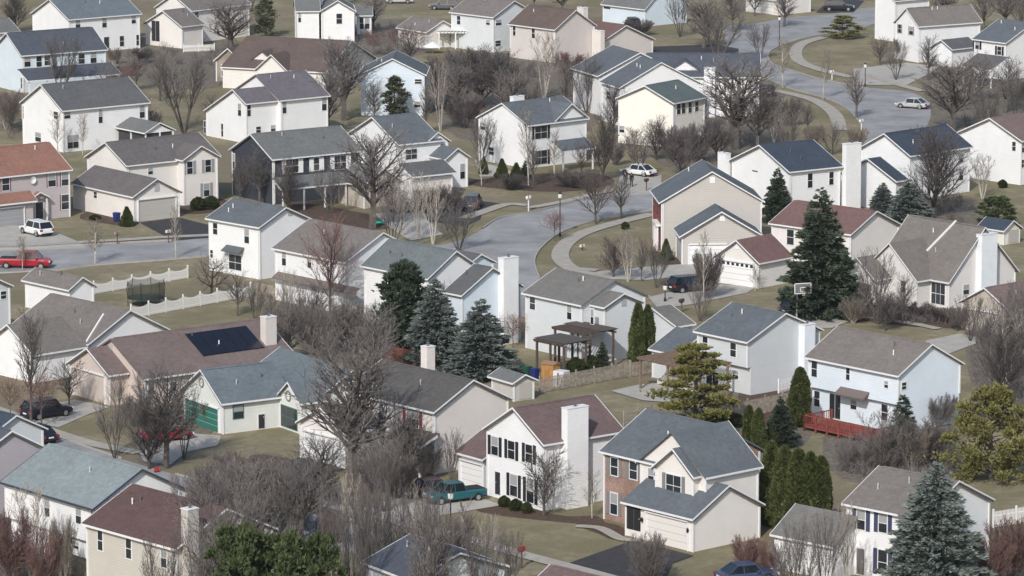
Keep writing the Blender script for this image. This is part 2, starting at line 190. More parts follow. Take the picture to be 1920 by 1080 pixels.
('30', 'white house with dark navy roof, chimney at its left gable', 'white', 'navyd', 'trim', 31.67, 482.11, 0.5986, [('x', 'g', 0.0, 0.0, 7.89, 11.39, 5.4, 2.44, None, None)], [('win', 0, 'y0', 'n', 2.93, 3.58, 3.26, 4.9), ('win', 0, 'y0', 'n', 6.07, 6.66, 3.34, 4.81), ('vent', 0, 'x0', 'dark', 6.29, 7.3, 4.56, 4.7), ('chim', 0, 'x0', 'white', 11.47, 13.04, 3.23, 6.1), ('chim', 0, 'y0', 'white', 7.96, 10.15, 0.68, 7.95)]),
('31', 'white house with navy roof half hidden by a dense dark bare tree', 'white', 'navyd', 'trim', 46.63, 494.67, 0.7524, [('x', 'g', 0.0, 0.0, 11.22, 8.33, 5.4, 2.24, None, None), ('x', 'g', -7.23, -4.33, 2.22, 9.07, 3.62, 2.18, None, None)], [('win', 0, 'y0', 'n', 9.07, 9.74, 3.65, 4.72), ('win', 0, 'y0', 'n', 9.13, 9.8, 1.51, 2.76)]),
('32', 'bright white house with brown roof at the right edge', 'white', 'taupered', 'trim', 61.13, 506.92, 0.7536, [('x', 'g', 0.0, 0.0, 11.0, 10.28, 5.41, 2.29, None, None)], [('win', 0, 'x0', 'n', 1.15, 1.66, 4.05, 5.14), ('win', 0, 'y0', 'n', 0.06, 0.66, 3.94, 5.2), ('win', 0, 'y0', 'n', 0.26, 0.81, 2.12, 3.03)]),
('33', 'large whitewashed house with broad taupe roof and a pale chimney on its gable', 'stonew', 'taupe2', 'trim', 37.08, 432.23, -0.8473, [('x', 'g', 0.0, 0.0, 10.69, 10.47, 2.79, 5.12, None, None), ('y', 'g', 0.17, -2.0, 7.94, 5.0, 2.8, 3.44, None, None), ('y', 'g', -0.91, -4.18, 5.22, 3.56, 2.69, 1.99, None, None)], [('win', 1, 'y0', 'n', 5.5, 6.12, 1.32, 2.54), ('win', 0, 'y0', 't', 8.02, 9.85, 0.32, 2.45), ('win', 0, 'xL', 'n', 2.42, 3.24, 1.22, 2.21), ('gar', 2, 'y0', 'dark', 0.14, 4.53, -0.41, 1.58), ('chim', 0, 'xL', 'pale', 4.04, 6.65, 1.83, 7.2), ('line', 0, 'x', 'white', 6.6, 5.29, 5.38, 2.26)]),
('34', 'tan house with brown roof at the right edge, behind bare shrubs', 'tan', 'taupered', 'trim', 48.49, 408.9, 0.7238, [('x', 'g', 0.0, 0.0, 7.14, 6.79, 2.7, 1.85, None, None)], [('gar', 0, 'x0', 'tan', 1.41, 5.3, -0.21, 2.0)]),
('35', 'white house with broad taupe roof in two directions, at the left edge', 'white', 'taupe2', 'trim', -39.59, 391.59, 0.7519, [('y', 'g', 0.0, 0.0, 10.09, 12.43, 2.7, 2.64, None, None), ('x', 'g', -7.03, -0.83, 6.3, 7.87, 2.7, 2.36, None, None)], [('line', 0, 'y', 'white', 3.76, 2.47, 0.16, 0.46)]),
('36', 'peach house with maroon-brown roof carrying solar panels', 'peach', 'redbrown2', 'trim', -32.99, 374.97, 0.6519, [('x', 'g', 0.0, 0.0, 16.79, 11.22, 2.71, 2.87, None, None), ('x', 'g', -1.99, 2.77, 4.0, 7.33, 2.84, 1.95, None, None)], [('gar', 1, 'x0', 'peach', 1.13, 6.51, -0.37, 2.55), ('vent', 0, 'x0', 'gray', 5.67, 6.3, 4.49, 4.97), ('solar', 0, 'x', 'a', 7.49, 1.71, 14.25, 4.78), ('chim', 0, 'px0', 'peachw', 15.18, 2.37, 1.5, 6.33), ('win', 0, 'y0', 'n', 0.63, 1.26, 1.29, 2.1), ('win', 0, 'y0', 'n', 2.99, 3.63, 1.2, 2.02)]),
('37', 'white cottage with teal shingled roof and a green garage door', 'mint', 'tealsh', 'trim', -25.28, 363.6, 0.5656, [('x', 'g', 0.0, 0.0, 7.21, 7.62, 2.79, 2.41, None, None), ('y', 'g', 7.76, -2.73, 7.82, 13.02, 2.7, 2.28, None, None), ('x', 'g', 5.7, -3.7, 3.0, 4.2, 2.8, 1.58, None, None)], [('gar', 0, 'x0', 'green', 1.03, 7.31, -0.57, 2.1), ('ring', 0, 'x0', 'gray', 3.62, 4.58, 3.59, 4.36), ('ring', 2, 'x0', 'gray', 1.91, 2.97, 2.64, 3.49), ('win', 2, 'x0', 'gr', 0.98, 3.88, 0.02, 2.02), ('win', 0, 'y0', 'gr1', 1.36, 2.29, 1.28, 2.4), ('door', 0, 'y0', 'dark', 3.83, 4.42, 0.29, 1.35)]),
('38', 'beige house with dark grey roof, maroon shutters and a corner porch', 'beigel', 'dgray2', 'trim', -14.42, 356.6, -0.8495, [('x', 'g', 0.0, 0.0, 12.04, 8.68, 5.4, 2.18, None, None), ('y', 'g', 0.92, 0.89, 3.84, 4.0, 5.4, 1.49, None, None), ('y', 'g', -1.28, -4.16, 6.56, 6.0, 3.05, 1.77, 'cream', None), ('x', 's', 7.62, -1.81, 4.75, 1.86, 2.79, 0.67, None, 'brown')], [('win', 0, 'y0', 'r', 8.12, 9.67, 3.6, 5.12), ('win', 0, 'y0', 'n', 4.45, 5.24, 3.6, 4.75), ('gar', 2, 'y0', 'white', 0.76, 5.66, 0.0, 2.38), ('chim', 0, 'px0', 'peachl', 5.51, 4.75, 1.01, 9.41)]),
('39', 'white house with maroon-brown roof, black shutters and a tall front chimney', 'white', 'redbrown3', 'trim', 2.51, 334.07, 0.6689, [('x', 'g', 0.0, 0.0, 8.54, 7.94, 5.55, 2.4, None, None), ('y', 'g', 0.77, 8.87, 6.34, 3.82, 2.7, 1.65, 'white', None)], [('win', 0, 'x0', 'k', 6.24, 7.08, 3.53, 5.04), ('win', 0, 'x0', 'k', 4.07, 4.91, 3.59, 5.05), ('win', 0, 'x0', 'k', 1.79, 2.62, 3.68, 5.13), ('win', 0, 'x0', 'k', 3.73, 4.63, 0.55, 2.32), ('win', 0, 'x0', 'k', 1.58, 2.48, 0.41, 2.35), ('door', 0, 'x0', 'dark', 5.96, 6.59, 0.31, 2.17), ('chim', 0, 'y0', 'white', 2.13, 4.29, -0.49, 8.22), ('gar', 1, 'x0', 'white', 0.31, 3.3, 0.53, 1.96)]),
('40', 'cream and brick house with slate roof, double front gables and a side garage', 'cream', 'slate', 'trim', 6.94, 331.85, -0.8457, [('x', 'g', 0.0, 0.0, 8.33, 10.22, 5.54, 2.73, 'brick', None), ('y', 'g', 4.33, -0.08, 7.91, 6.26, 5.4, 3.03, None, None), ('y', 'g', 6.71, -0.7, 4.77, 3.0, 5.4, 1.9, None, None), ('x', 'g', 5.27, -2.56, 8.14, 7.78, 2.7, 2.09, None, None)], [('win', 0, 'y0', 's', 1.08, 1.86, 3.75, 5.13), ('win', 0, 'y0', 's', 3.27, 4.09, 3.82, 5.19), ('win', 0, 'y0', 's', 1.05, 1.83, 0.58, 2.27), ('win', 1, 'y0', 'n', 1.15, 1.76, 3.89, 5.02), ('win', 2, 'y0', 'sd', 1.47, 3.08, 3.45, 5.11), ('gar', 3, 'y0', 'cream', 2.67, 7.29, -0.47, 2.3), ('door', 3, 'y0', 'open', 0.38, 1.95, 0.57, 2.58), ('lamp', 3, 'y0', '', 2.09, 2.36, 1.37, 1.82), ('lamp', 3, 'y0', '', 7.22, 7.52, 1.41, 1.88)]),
('41', 'white house with navy shutters half hidden by the big blue spruce', 'white', 'taupe2', 'trim', 24.88, 313.96, -0.753, [('x', 'g', 0.0, 0.0, 7.63, 8.92, 5.4, 2.18, None, None), ('x', 'g', -4.75, -2.69, 6.11, 6.05, 2.7, 1.87, None, 'brgray2')], [('win', 0, 'y0', 'b', 1.27, 2.01, 3.58, 5.07), ('win', 0, 'y0', 'b', 3.35, 4.1, 3.69, 5.11), ('win', 0, 'y0', 'b', 3.34, 4.16, 0.45, 2.32), ('door', 0, 'y0', 'gray', 1.29, 2.0, 0.26, 2.09), ('gar', 1, 'y0', 'white', 0.66, 5.76, 0.84, 2.44)]),
('42', 'white house with pale teal roof and navy fascia, at the lower left', 'white', 'tealp', 'navy', -39.48, 321.33, -0.8575, [('x', 'g', 0.0, 0.0, 12.3, 9.23, 5.4, 2.39, None, None)], [('ov', 0, 'y0', '', 0, 0, 0, 0), ('win', 0, 'y0', 'n', 5.57, 6.2, 3.67, 5.01), ('win', 0, 'y0', 'n', 9.71, 10.35, 3.83, 5.04), ('win', 0, 'y0', 'n', 8.66, 9.33, 1.62, 2.14), ('win', 0, 'y0', 'n', 2.39, 3.1, 1.7, 2.29), ('door', 0, 'y0', 'glass', 5.49, 6.74, 0.68, 2.32)]),
('43', 'yellow-cream house with red-brown roof at the bottom left', 'yellow', 'red', 'trim', -31.82, 307.39, -0.8227, [('x', 'g', 0.0, 0.0, 11.19, 9.52, 5.41, 2.24, None, None)], [('win', 0, 'y0', 'n', 1.61, 2.15, 3.63, 5.09), ('win', 0, 'y0', 'n', 4.98, 5.58, 3.62, 5.08), ('win', 0, 'y0', 'n', 9.12, 9.73, 3.7, 5.09), ('chim', 0, 'xL', 'beige', 0.57, 1.86, 4.04, 8.21)]),
('44', 'mauve-grey gabled house cut by the left edge', 'mauvew', 'navy', 'trim', -42.22, 330.57, 0.6253, [('y', 'g', 0.0, 0.0, 6.02, 10.0, 5.39, 1.69, None, None)], []),
('44b', 'low house with navy roof at the left edge, behind the mauve gable', 'grayw', 'navyd', 'trim', -49.2, 344.4, -0.8312, [('x', 'g', 0.0, 0.0, 10.0, 6.11, 5.39, 1.54, None, None)], []),
('45', 'house with dark navy roof and pale gable at the bottom, behind bare branches', 'grayw', 'navy', 'trim', -10.71, 295.47, -0.9923, [('x', 'g', 0.0, 0.0, 6.75, 8.11, 5.4, 1.49, None, None)], []),
('46', 'brown-roofed house showing only its ridge at the bottom edge', 'cream', 'redbrown3', 'trim', -0.49, 281.92, -0.7997, [('x', 'g', 0.0, 0.0, 6.04, 8.72, 5.4, 2.39, None, None)], []),
('47', 'white house with taupe roof near the picket fence at the left', 'white', 'taupe', 'trim', -49.69, 425.75, -0.8262, [('x', 'g', 0.0, 0.0, 7.95, 3.55, 2.8, 1.11, None, None)], []),
('47b', 'grey-blue gabled house cut by the left edge, above the white roof', 'grayb', 'gray', 'trim', -58.99, 410.39, -0.8287, [('x', 'g', 0.0, 0.0, 9.0, 6.1, 5.39, 1.5, None, None)], [('win', 0, 'xL', 'n', 4.79, 5.4, 4.18, 4.9)]),
('48', 'small grey gabled garden shed with double doors by the wooden fence', 'shedgray', 'gray', 'trim', 0.1, 377.72, 0.604, [('y', 'g', 0.0, 0.0, 2.73, 4.05, 1.8, 0.65, None, None)], [('door', 0, 'y0', 'shed', 0.93, 2.17, -0.22, 1.49)]),
('49', 'pale barn-shaped garden shed with navy roof on the lawn at the right', 'shedcream', 'navyd', 'trim', 51.44, 466.19, -0.829, [('x', 'g', 0.0, 0.0, 4.0, 3.19, 1.66, 1.0, None, None)], [('door', 0, 'xL', 'shed', 1.15, 2.89, 0.04, 1.45)]),
('50', 'pale blue-grey house cut by the top edge, behind a small grey fence', 'paleblue', 'gray', 'trim', 14.2, 680.29, -0.8502, [('x', 'g', 0.0, 0.0, 10.39, 9.62, 2.78, 3.85, None, None)], [('win', 0, 'y0', 'n', 0.42, 1.99, 2.09, 2.8)]),
('51', 'pale grey house with grey roof at the left edge behind the navy roof', 'grayw', 'gray', 'trim', -79.25, 616.99, 0.6459, [('x', 'g', 0.0, 0.0, 9.0, 6.81, 5.19, 1.69, None, None)], []),
('52', 'cream house cut by the top edge, left of the black van', 'cream', 'gray', 'trim', 37.88, 694.47, -0.8561, [('x', 'g', 0.0, 0.0, 7.91, 8.0, 2.45, 2.2, None, None)], [('gar', 0, 'y0', 'white', 1.88, 6.36, 0.75, 2.45)])]
# ---------------------------------------------------------------- materials of the houses
WC = dict(white=(.76,.765,.775), paleblue=(.62,.70,.77), paleblue2=(.66,.73,.80), pinkgray=(.46,.42,.43), cream=(.72,.69,.66),
  charcoal=(.045,.05,.065), tan=(.47,.42,.37), creamy=(.82,.79,.72), grayw=(.62,.65,.67), grayb=(.56,.58,.60), peachw=(.60,.555,.53),
  beige=(.47,.45,.425), stonew=(.68,.66,.65), peach=(.56,.48,.435), mint=(.66,.68,.65), beigel=(.66,.62,.59), yellow=(.50,.475,.43),
  mauvew=(.36,.34,.37), brick=(.42,.29,.25), red=(.32,.09,.08), stone=(.38,.34,.29), shedgray=(.50,.48,.45), shedcream=(.68,.68,.60), pale=(.74,.78,.82),
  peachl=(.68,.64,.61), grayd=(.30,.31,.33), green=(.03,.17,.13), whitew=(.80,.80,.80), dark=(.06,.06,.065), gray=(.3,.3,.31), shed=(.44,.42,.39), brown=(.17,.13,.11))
RC = dict(teal=(.13,.155,.175), navy=(.078,.088,.108), dgray=(.105,.108,.112), gray=(.14,.145,.145), orange=(.245,.130,.100), brgray=(.125,.115,.115),
  mauve=(.135,.125,.14), slate=(.109,.124,.139), green=(.10,.125,.125), taupe=(.17,.155,.145), brown=(.12,.092,.082), redbrown=(.16,.098,.092),
  slateg=(.13,.15,.155), brgray2=(.155,.15,.143), navyd=(.048,.062,.085), taupered=(.17,.125,.12), taupe2=(.165,.15,.138), redbrown2=(.158,.124,.118),
  tealsh=(.125,.15,.165), dgray2=(.092,.088,.086), redbrown3=(.14,.10,.098), tealp=(.205,.24,.25), red=(.105,.067,.064))
def wallm(k): return mat('siding_' + k, WC[k], .75, 'brick' if k in ('brick', 'red', 'stone') else 'siding', .45, .03 if k not in ('brick','red','stone') else .2)
def roofm(k): return mat('shingles_' + k, tuple(c * 1.12 for c in RC[k]), .92, 'roof', 2.2, .09, spec=.15)
TRIM = {'trim': mat('white_trim', (.74,.74,.75), .6), 'navy': mat('navy_trim', (.05,.06,.09), .6)}
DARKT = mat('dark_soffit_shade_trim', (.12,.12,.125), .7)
GLASS = mat('window_glass', (.022,.027,.034), .12, spec=.7)
BLIND = mat('window_blind', (.32,.33,.34), .6)
FRAME = mat('window_frame', (.72,.72,.73), .5)
SHC = {'g': (.30,.30,.31), 'k': (.02,.02,.024), 'r': (.20,.02,.035), 's': (.20,.20,.205), 'b': (.05,.06,.13), 'w': (.8,.8,.8), 'm': (.15,.05,.06)}
METAL = mat('pale_metal', (.55,.56,.57), .45, metal=.3)
rnd = random.Random(5)
def facexf(face, L, W, ins):
    """returns f(u, d, z): u along the face, d outwards"""
    if face == 'y0': return lambda u, d, z: (u, ins - d, z)
    if face == 'x0': return lambda u, d, z: (ins - d, u, z)
    return lambda u, d, z: (L - ins + d, u, z)
def fbox(mb, F, u0, u1, d0, d1, z0, z1, mi=0):
    a = F(u0, d0, z0); b = F(u1, d1, z1)
    return mb.box(min(a[0],b[0]), min(a[1],b[1]), min(a[2],b[2]), max(a[0],b[0]), max(a[1],b[1]), max(a[2],b[2]), mi)
def shift(o, x, y): o.location = (x, y, 0); return o
def build_house(row):
    hid, label, wall, roof, trim, X, Y, th, blocks, feats = row
    shed = hid in ('48', '49')
    H = thing('garden_shed' if shed else 'house', label, 'shed' if shed else 'house', (X, Y, 0), th,
              'garden sheds' if shed else 'two-storey and low family houses of the neighbourhood')
    tm = TRIM[trim]; has_ov = any(f[0] == 'ov' for f in feats); brick0 = any(f[0] == 'brick' for f in feats)
    maxh = max(b[6] for b in blocks)
    for bi, (ax, kd, lx, ly, L, W, h, r, bw, br) in enumerate(blocks):
        wm = wallm(bw or wall); rm = roofm(br or roof); t = .16; i = .3
        lx += bi * .004; ly += bi * .003; h += bi * .006
        if ax == 'x': L0, W0, fix = L, W, lambda p: p
        else: L0, W0, fix = W, L, lambda p: (p[1], p[0], p[2])      # build along x, then swap x and y
        def place(mb): mb.v = [fix(v) for v in mb.v]; return mb
        gar = any(f[0] == 'gar' and f[1] == bi for f in feats)
        # roof
        rb = MB(); fb = MB(); hw = W0 / 2; hb_ = h
        if kd == 'a': W0 = hw + 6.7; hb_ = h + r - r * 6.7 / hw; W = W0      # a long rear slope
        if kd == 's':
            ax = 'x'
            rb.prism([(0, h), (W + .3, h + r * (1 + .3 / W)), (W + .3, h + r * (1 + .3 / W) - t), (0, h - t)], 'x', 0, L)
            fb.box(.0, -.05, h - .19, L, -.004, h - .02)
            for x in (-.04, L + .004): fb.prism([(0, h + .01), (W, h + r + .01), (W, h + r - .2), (0, h - .2)], 'x', x, x + .036)
            ro = rb.build('roof', rm, H); fo = fb.build('fascia', tm, ro)
            shift(ro, lx, ly)
            if gar:
                wb = MB(); wb.box(i, .5, 0, L - i, W, h - t + .02); shift(wb.build('wall', wm, H), lx, ly)
            else:
                n = max(2, int(L / 2.8) + 1)
                for k in range(n):
                    px = .25 + (L - .65) * k / (n - 1); pm = MB(); pm.box(px, .12, 0, px + .16, .28, h - t + .01)
                    shift(pm.build('porch_post', tm, H), lx, ly)
            continue
        rb.prism([(0, h), (hw, h + r), (W0, hb_), (W0, hb_ - t), (hw, h + r - t), (0, h - t)], 'x', 0, L0)
        # eave boards and gutters, rake boards
        e = .045; gut = []; rk = []
        def inside(u, v):                                          # is this point of the roof edge buried in a neighbouring wing?
            if ax != 'x': u, v = v, u
            u += lx; v += ly
            for bj, q in enumerate(blocks):
                if bj == bi or q[1] == 's': continue
                if q[2] + .25 < u < q[2] + q[4] - .25 and q[3] + .25 < v < q[3] + q[5] - .25:
                    uu, vv = u - q[2], v - q[3]; s_ = (vv / (q[5] / 2) if q[0] == 'x' else uu / (q[4] / 2)); s_ = min(s_, 2 - s_)
                    if q[6] + q[7] * s_ > h + .05: return True
            return False
        for v0, v1, vi in ((-e - .05, -.004, -.02), (W0 + .004, W0 + e + .05, W0)):
            if kd == 'a' and v0 > 0: continue
            N_ = 24; run = None
            for k in range(N_ + 1):
                ok = k < N_ and not inside(L0 * (k + .5) / N_, vi)
                if ok and run is None: run = k
                if not ok and run is not None: g_ = MB(); g_.box(L0 * run / N_, v0, h - .16, L0 * k / N_, v1, h - .015); place(g_); gut.append(g_); run = None
        for x in (-e, L0 + .004):
            if inside(x, hw) or (x > 0 and (hid, bi) in (('35', 1), ('37', 0))): continue
            fb = MB(); fb.prism([(-.02, h + .012), (hw, h + r + .018), (W0 + .02, hb_ + .012), (W0 + .02, hb_ - .12), (hw, h + r - .12), (-.02, h - .12)], 'x', x, x + e - .004)
            place(fb); rk.append(fb)
        place(rb)
        ro = shift(rb.build('roof', rm, H), lx, ly)
        for g_ in gut: g_.build('gutter', tm, ro)
        if trim == 'trim' and not shed and rnd.random() < .7:      # dark-coloured strip painting in the shadow line under the rake
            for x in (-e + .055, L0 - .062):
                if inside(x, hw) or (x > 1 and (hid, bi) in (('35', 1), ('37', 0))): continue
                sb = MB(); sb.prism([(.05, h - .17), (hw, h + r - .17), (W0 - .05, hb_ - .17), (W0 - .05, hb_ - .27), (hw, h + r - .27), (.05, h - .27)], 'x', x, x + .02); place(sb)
                sb.build('rake_shadow', DARKT, ro)
        for g_ in rk: g_.build('fascia', tm, ro)
        if bi == 0 and not shed:                                    # vent pipes and a ridge vent
            for k in range(rnd.choice((1, 2, 2))):
                u = L0 * rnd.uniform(.2, .8); v = hw * rnd.uniform(.35, .85); vb = MB()
                z = h + r * v / hw
                if ax == 'x': vb.lathe([(.06, -.1), (.06, .45)], 8, (u, v, z))
                else: vb.lathe([(.06, -.1), (.06, .45)], 8, (v, u, z))
                vb.build('vent_pipe', rnd.choice((METAL, TRIM['trim'], DARKT)), ro)
            rv = MB(); rv.prism([(hw - .16, h + r - .045), (hw, h + r + .05), (hw + .16, h + r - .045)], 'x', .4, L0 - .4); place(rv)
            rv.build('ridge_cap', rm, ro)
        # walls
        if kd == 'p':
            for (u, v) in ((.2, .15), (L - .35, .15), (L / 2, .15), (.2, W * .5), (L - .35, W * .5)):
                if L < 3.2 and u == L / 2: continue
                pm = MB(); pm.box(u, v, 0, u + .15, v + .15, h - t); shift(pm.build('porch_post', tm, H), lx, ly)
            gb = MB(); a = h - t
            gb.prism([(.25, a), (L / 2, a + r * .9), (L - .25, a)], 'y', .3, .34); shift(gb.build('wall', wm, H), lx, ly)
            if L > 3.2:
                gb = MB(); gb.box(.2, .1, 0, L - .2, .2, .8); gb.box(.1, .2, 0, .2, W - .5, .8); shift(gb.build('wall', wm, H), lx, ly)
                gb = MB(); gb.box(.35, .5, .0, L - .35, W - .4, h - t); shift(gb.build('insect_screen', mat('dark_screen', (.05,.05,.055), .8), H), lx, ly)
            continue
        wb = MB(); zt = h + r * i / hw - t + .01
        zb = 0
        if has_ov and bi == 0:
            zb = 2.62; lb = MB(); lb.box(i + .01, i + .45, 0, L0 - i - .01, W0 - i, 2.66); place(lb); shift(lb.build('wall', wm, H), lx, ly)
        wb.prism([(i, zb), (W0 - i, zb), (W0 - i, zt - h + hb_), (hw, h + r - t + .01), (i, zt)], 'x', i, L0 - i)
        place(wb); shift(wb.build('wall', wm, H), lx, ly)
        # corner boards
        for (u, v) in ((i, i), (L - i, i), (i, W - i), (L - i, W - i)):
            cb = MB(); cb.box(u - .072, v - .072, 2.62 if has_ov and bi == 0 else 0, u + .07, v + .07, (h if v < W / 2 or kd != 'a' else hb_) - t)
            shift(cb.build('corner_board', TRIM['trim'], H), lx, ly)
        if not shed and rnd.random() < .7 and bi == 0:              # downspout
            db = MB(); u = L - i - .2 if th < 0 else i + .12
            db.box(u, i - .1, 0.1, u + .09, i - .02, h - .15); shift(db.build('downspout', tm, H), lx, ly)
    # features
    for (kind, bi, face, style, a, b, c, d) in feats:
        ax, kd, lx, ly, L, W, h, r, bw, br = blocks[bi]
        ins = .3 if kd != 's' else .5
        lx += bi * .004; ly += bi * .003
        if has_ov and bi == 0 and face == 'y0' and (c + d) / 2 < 2.6: ins = .75
        F = facexf(face, L, W, ins) if face in ('y0', 'x0', 'xL') else None
        if kind in ('win', 'gar', 'door', 'vent', 'shut', 'ring', 'awn', 'lamp', 'dish'):
            lim = L if face == 'y0' else W
            if kind in ('win', 'gar', 'door'):
                wd = b - a; a = max(a, .42); b = max(a + .4, min(b, lim - .42)); 
                if kind == 'gar': d = min(max(d, 2.1), h - .25); c = 0.02
                if kind == 'door': c = max(.05, c if c > .3 else .1)
                if kind == 'win': c = max(c, .25)
        if kind == 'win':
            fb = MB(); e = .09
            if style.startswith('t'): e = .06
            fbox(fb, F, a - e, b + e, 0, .035, c - e, d + e)
            wo = shift(fb.build('window', FRAME if style not in ('gr', 'gr1') else mat('green_frame', (.05,.17,.13), .6), H), lx, ly)
            pb = MB(); dbl = len(style) > 1 and style[-1] == 'd' or style in ('d', 't', 'gr')
            cols = 2 if dbl and style not in ('t', 'gr') else 3 if style in ('t', 'gr') else 1
            g = .05; w1 = (b - a - g * (cols - 1)) / cols; zm = (c + d) / 2; bl = rnd.random()
            for k in range(cols):
                u0 = a + k * (w1 + g)
                fbox(pb, F, u0, u0 + w1, .03, .045, c, zm - .03, 0)
                fbox(pb, F, u0, u0 + w1, .03, .045, zm + .03, d, 1 if bl < .35 else 0)
            pb.build('pane', [GLASS, BLIND], wo)
            if style[0] in 'gkrsbm' and style not in ('gr', 'gr1'):
                sm = mat('shutter_' + style[0], SHC[style[0]], .6)
                if style[0] == 'm':
                    mb = MB(); 
                    for (p, q) in ((a - .2, a - .1), (b + .1, b + .2)): fbox(mb, F, p, q, 0, .05, c - .08, d + .08)
                    shift(mb.build('shutter', sm, H), lx, ly)
                else:
                    for (p, q) in ((a - .47, a - .12), (b + .12, b + .47)):
                        sb = MB(); fbox(sb, F, p, q, 0, .05, c - .05, d + .05)
                        shift(sb.build('shutter', sm, H), lx, ly)
        elif kind == 'shut':
            sb = MB(); fbox(sb, F, a, b, 0, .055, c, d); shift(sb.build('shutter', mat('shutter_w', SHC['w'], .6), H), lx, ly)
        elif kind == 'gar':
            gm = mat('garage_' + style, WC[style if style in WC else 'white'], .55)  # 'dark' style paints the shade inside an open garage onto a panel
            fb = MB(); e = .12
            fbox(fb, F, a - e, a, 0, .12, 0, d + e); fbox(fb, F, b, b + e, 0, .12, 0, d + e); fbox(fb, F, a - e, b + e, 0, .2, d, d + e)
            db = MB(); n = 4
            for k in range(n):
                z0 = .02 + (d - .02) * k / n; z1 = .02 + (d - .02) * (k + 1) / n - .05
                fbox(db, F, a, b, -.01 if 0 else .002, .025, z0, z1)
            fbox(db, F, a, b, .001, .006, .02, d, 1)
            go = shift(db.build('garage_door', [gm, mat('door_groove', (.48,.47,.47), .8)], H), lx, ly)  # in 'dark' style a panel in place of an open dark garage
            shift(fb.build('door_frame', tm, H), lx, ly)
            if style == 'whitew':
                for k in range(7):
                    pb = MB(); u = a + (b - a) * (k + .28) / 7; fbox(pb, F, u, u + .36, .026, .034, d - .42, d - .12); pb.build('pane', GLASS, go)
        elif kind == 'door':
            m = {'dark': mat('dark_door', (.035,.035,.04), .5), 'glass': GLASS, 'gray': mat('grey_door', (.16,.15,.15), .6), 'open': mat('entry_recess_shade', (.02,.02,.022), .7), 'shed': mat('shed_door', WC['shed'], .7)}[style]  # 'open' is a near-black panel painting the shade of an entry recess
            fb = MB(); e = .1 if style != 'open' else .0
            if e: fbox(fb, F, a - e, b + e, 0, .03, c, d + e)
            db = MB()
            if b - a > 1.1:
                fbox(db, F, a, (a + b) / 2 - .03, .002, .05, c + .02, d); fbox(db, F, (a + b) / 2 + .03, b, .002, .05, c + .02, d)
            else: fbox(db, F, a, b, .002, .05, c + .02, d)
            o = shift(db.build('door', m, H), lx, ly)  # in 'open' style a panel in place of the dark entry recess
            if e: fb.build('frame', FRAME if style != 'shed' else m, o)
            hb = MB(); fbox(hb, F, b - .14, b - .09, .05, .09, c + .95, c + 1.05); hb.build('handle', METAL, o)
        elif kind == 'vent':
            vb = MB(); fbox(vb, F, a, b, 0, .04, c, d)
            for k in range(5): 
                z = c + (d - c) * (k + .3) / 5; fbox(vb, F, a + .05, b - .05, .04, .05, z, z + .03)
            shift(vb.build('gable_vent', {'gray': mat('vent_gray', (.42,.42,.43), .7), 'white': TRIM['trim'], 'dark': DARKT}[style], H), lx, ly)
        elif kind == 'ring':
            vb = MB(); cu, cz, rr = (a + b) / 2, (c + d) / 2, (d - c) / 2
            for k in range(16):
                t0, t1 = 2 * math.pi * k / 16, 2 * math.pi * (k + 1) / 16
                vb.tube(F(cu + rr * math.cos(t0), .06, cz + rr * math.sin(t0)), F(cu + rr * math.cos(t1), .06, cz + rr * math.sin(t1)), .07, .07, 5)
            shift(vb.build('round_ornament', mat('ornament', (.25,.24,.22), .8), H), lx, ly)
        elif kind == 'awn':
            m = {'dark': mat('awning_dark', (.10,.11,.12), .8), 'brown': mat('awning_brown', (.16,.13,.12), .8)}[style]
            zt = d if style == 'dark' or b - a < 4 else min(d, 3.0)
            vb = MB()
            p = [F(a, 0, zt), F(b, 0, zt), F(b, .8, zt - .5), F(a, .8, zt - .5)]
            v = p + [(q[0], q[1], q[2] - .12) for q in p]
            vb.add(v, [(0,1,2,3),(7,6,5,4),(0,4,5,1),(1,5,6,2),(2,6,7,3),(3,7,4,0)])
            shift(vb.build('awning', m, H), lx, ly)
        elif kind == 'dish':
            vb = MB(); cu, cz = (a + b) / 2, (c + d) / 2
            n = 12; v = [F(cu, .12, cz)] + [F(cu + .42 * math.cos(2*math.pi*k/n), .28, cz + .42 * math.sin(2*math.pi*k/n)) for k in range(n)]
            vb.add(v, [(0, 1 + k, 1 + (k + 1) % n) for k in range(n)]); vb.tube(F(cu, 0, cz - .3), F(cu, .12, cz), .03, .03, 5)
            shift(vb.build('satellite_dish', mat('dish', (.7,.7,.68), .5), H, fix=False), lx, ly)
        elif kind == 'lamp':
            vb = MB(); cu = (a + b) / 2; cz = (c + d) / 2; p = F(cu, .14, cz - .18)
            vb.lathe([(.03, 0), (.09, .04), (.11, .26), (.05, .36), (.01, .42)], 8, p); vb.tube(F(cu, 0, cz), F(cu, .14, cz), .03, .03, 5)
            shift(vb.build('wall_lamp', mat('black_metal', (.02,.02,.022), .5), H), lx, ly)
        elif kind == 'brick':
            vb = MB(); vb.box(ins - .045, ins - .01, 0, ins - .003, W - ins + .01, h - .12); shift(vb.build('brick_front', wallm('red'), H), lx, ly)
            for k in range(3):
                pb = MB(); pb.box(-.18, 1.0 + k * 1.5, 0, .02, 1.2 + k * 1.5, 2.7); shift(pb.build('porch_post', TRIM['trim'], H), lx, ly)
            pb = MB(); pb.box(-.3, .8, 2.7, .26, 4.4, 2.95); shift(pb.build('porch_roof', TRIM['trim'], H), lx, ly)
        elif kind == 'chim':
            cm = mat('chimney_' + style, WC[style] if style in WC else WC['peachl'], .75, 'siding', 1.0, .03)
            vb = MB(); cp = MB()
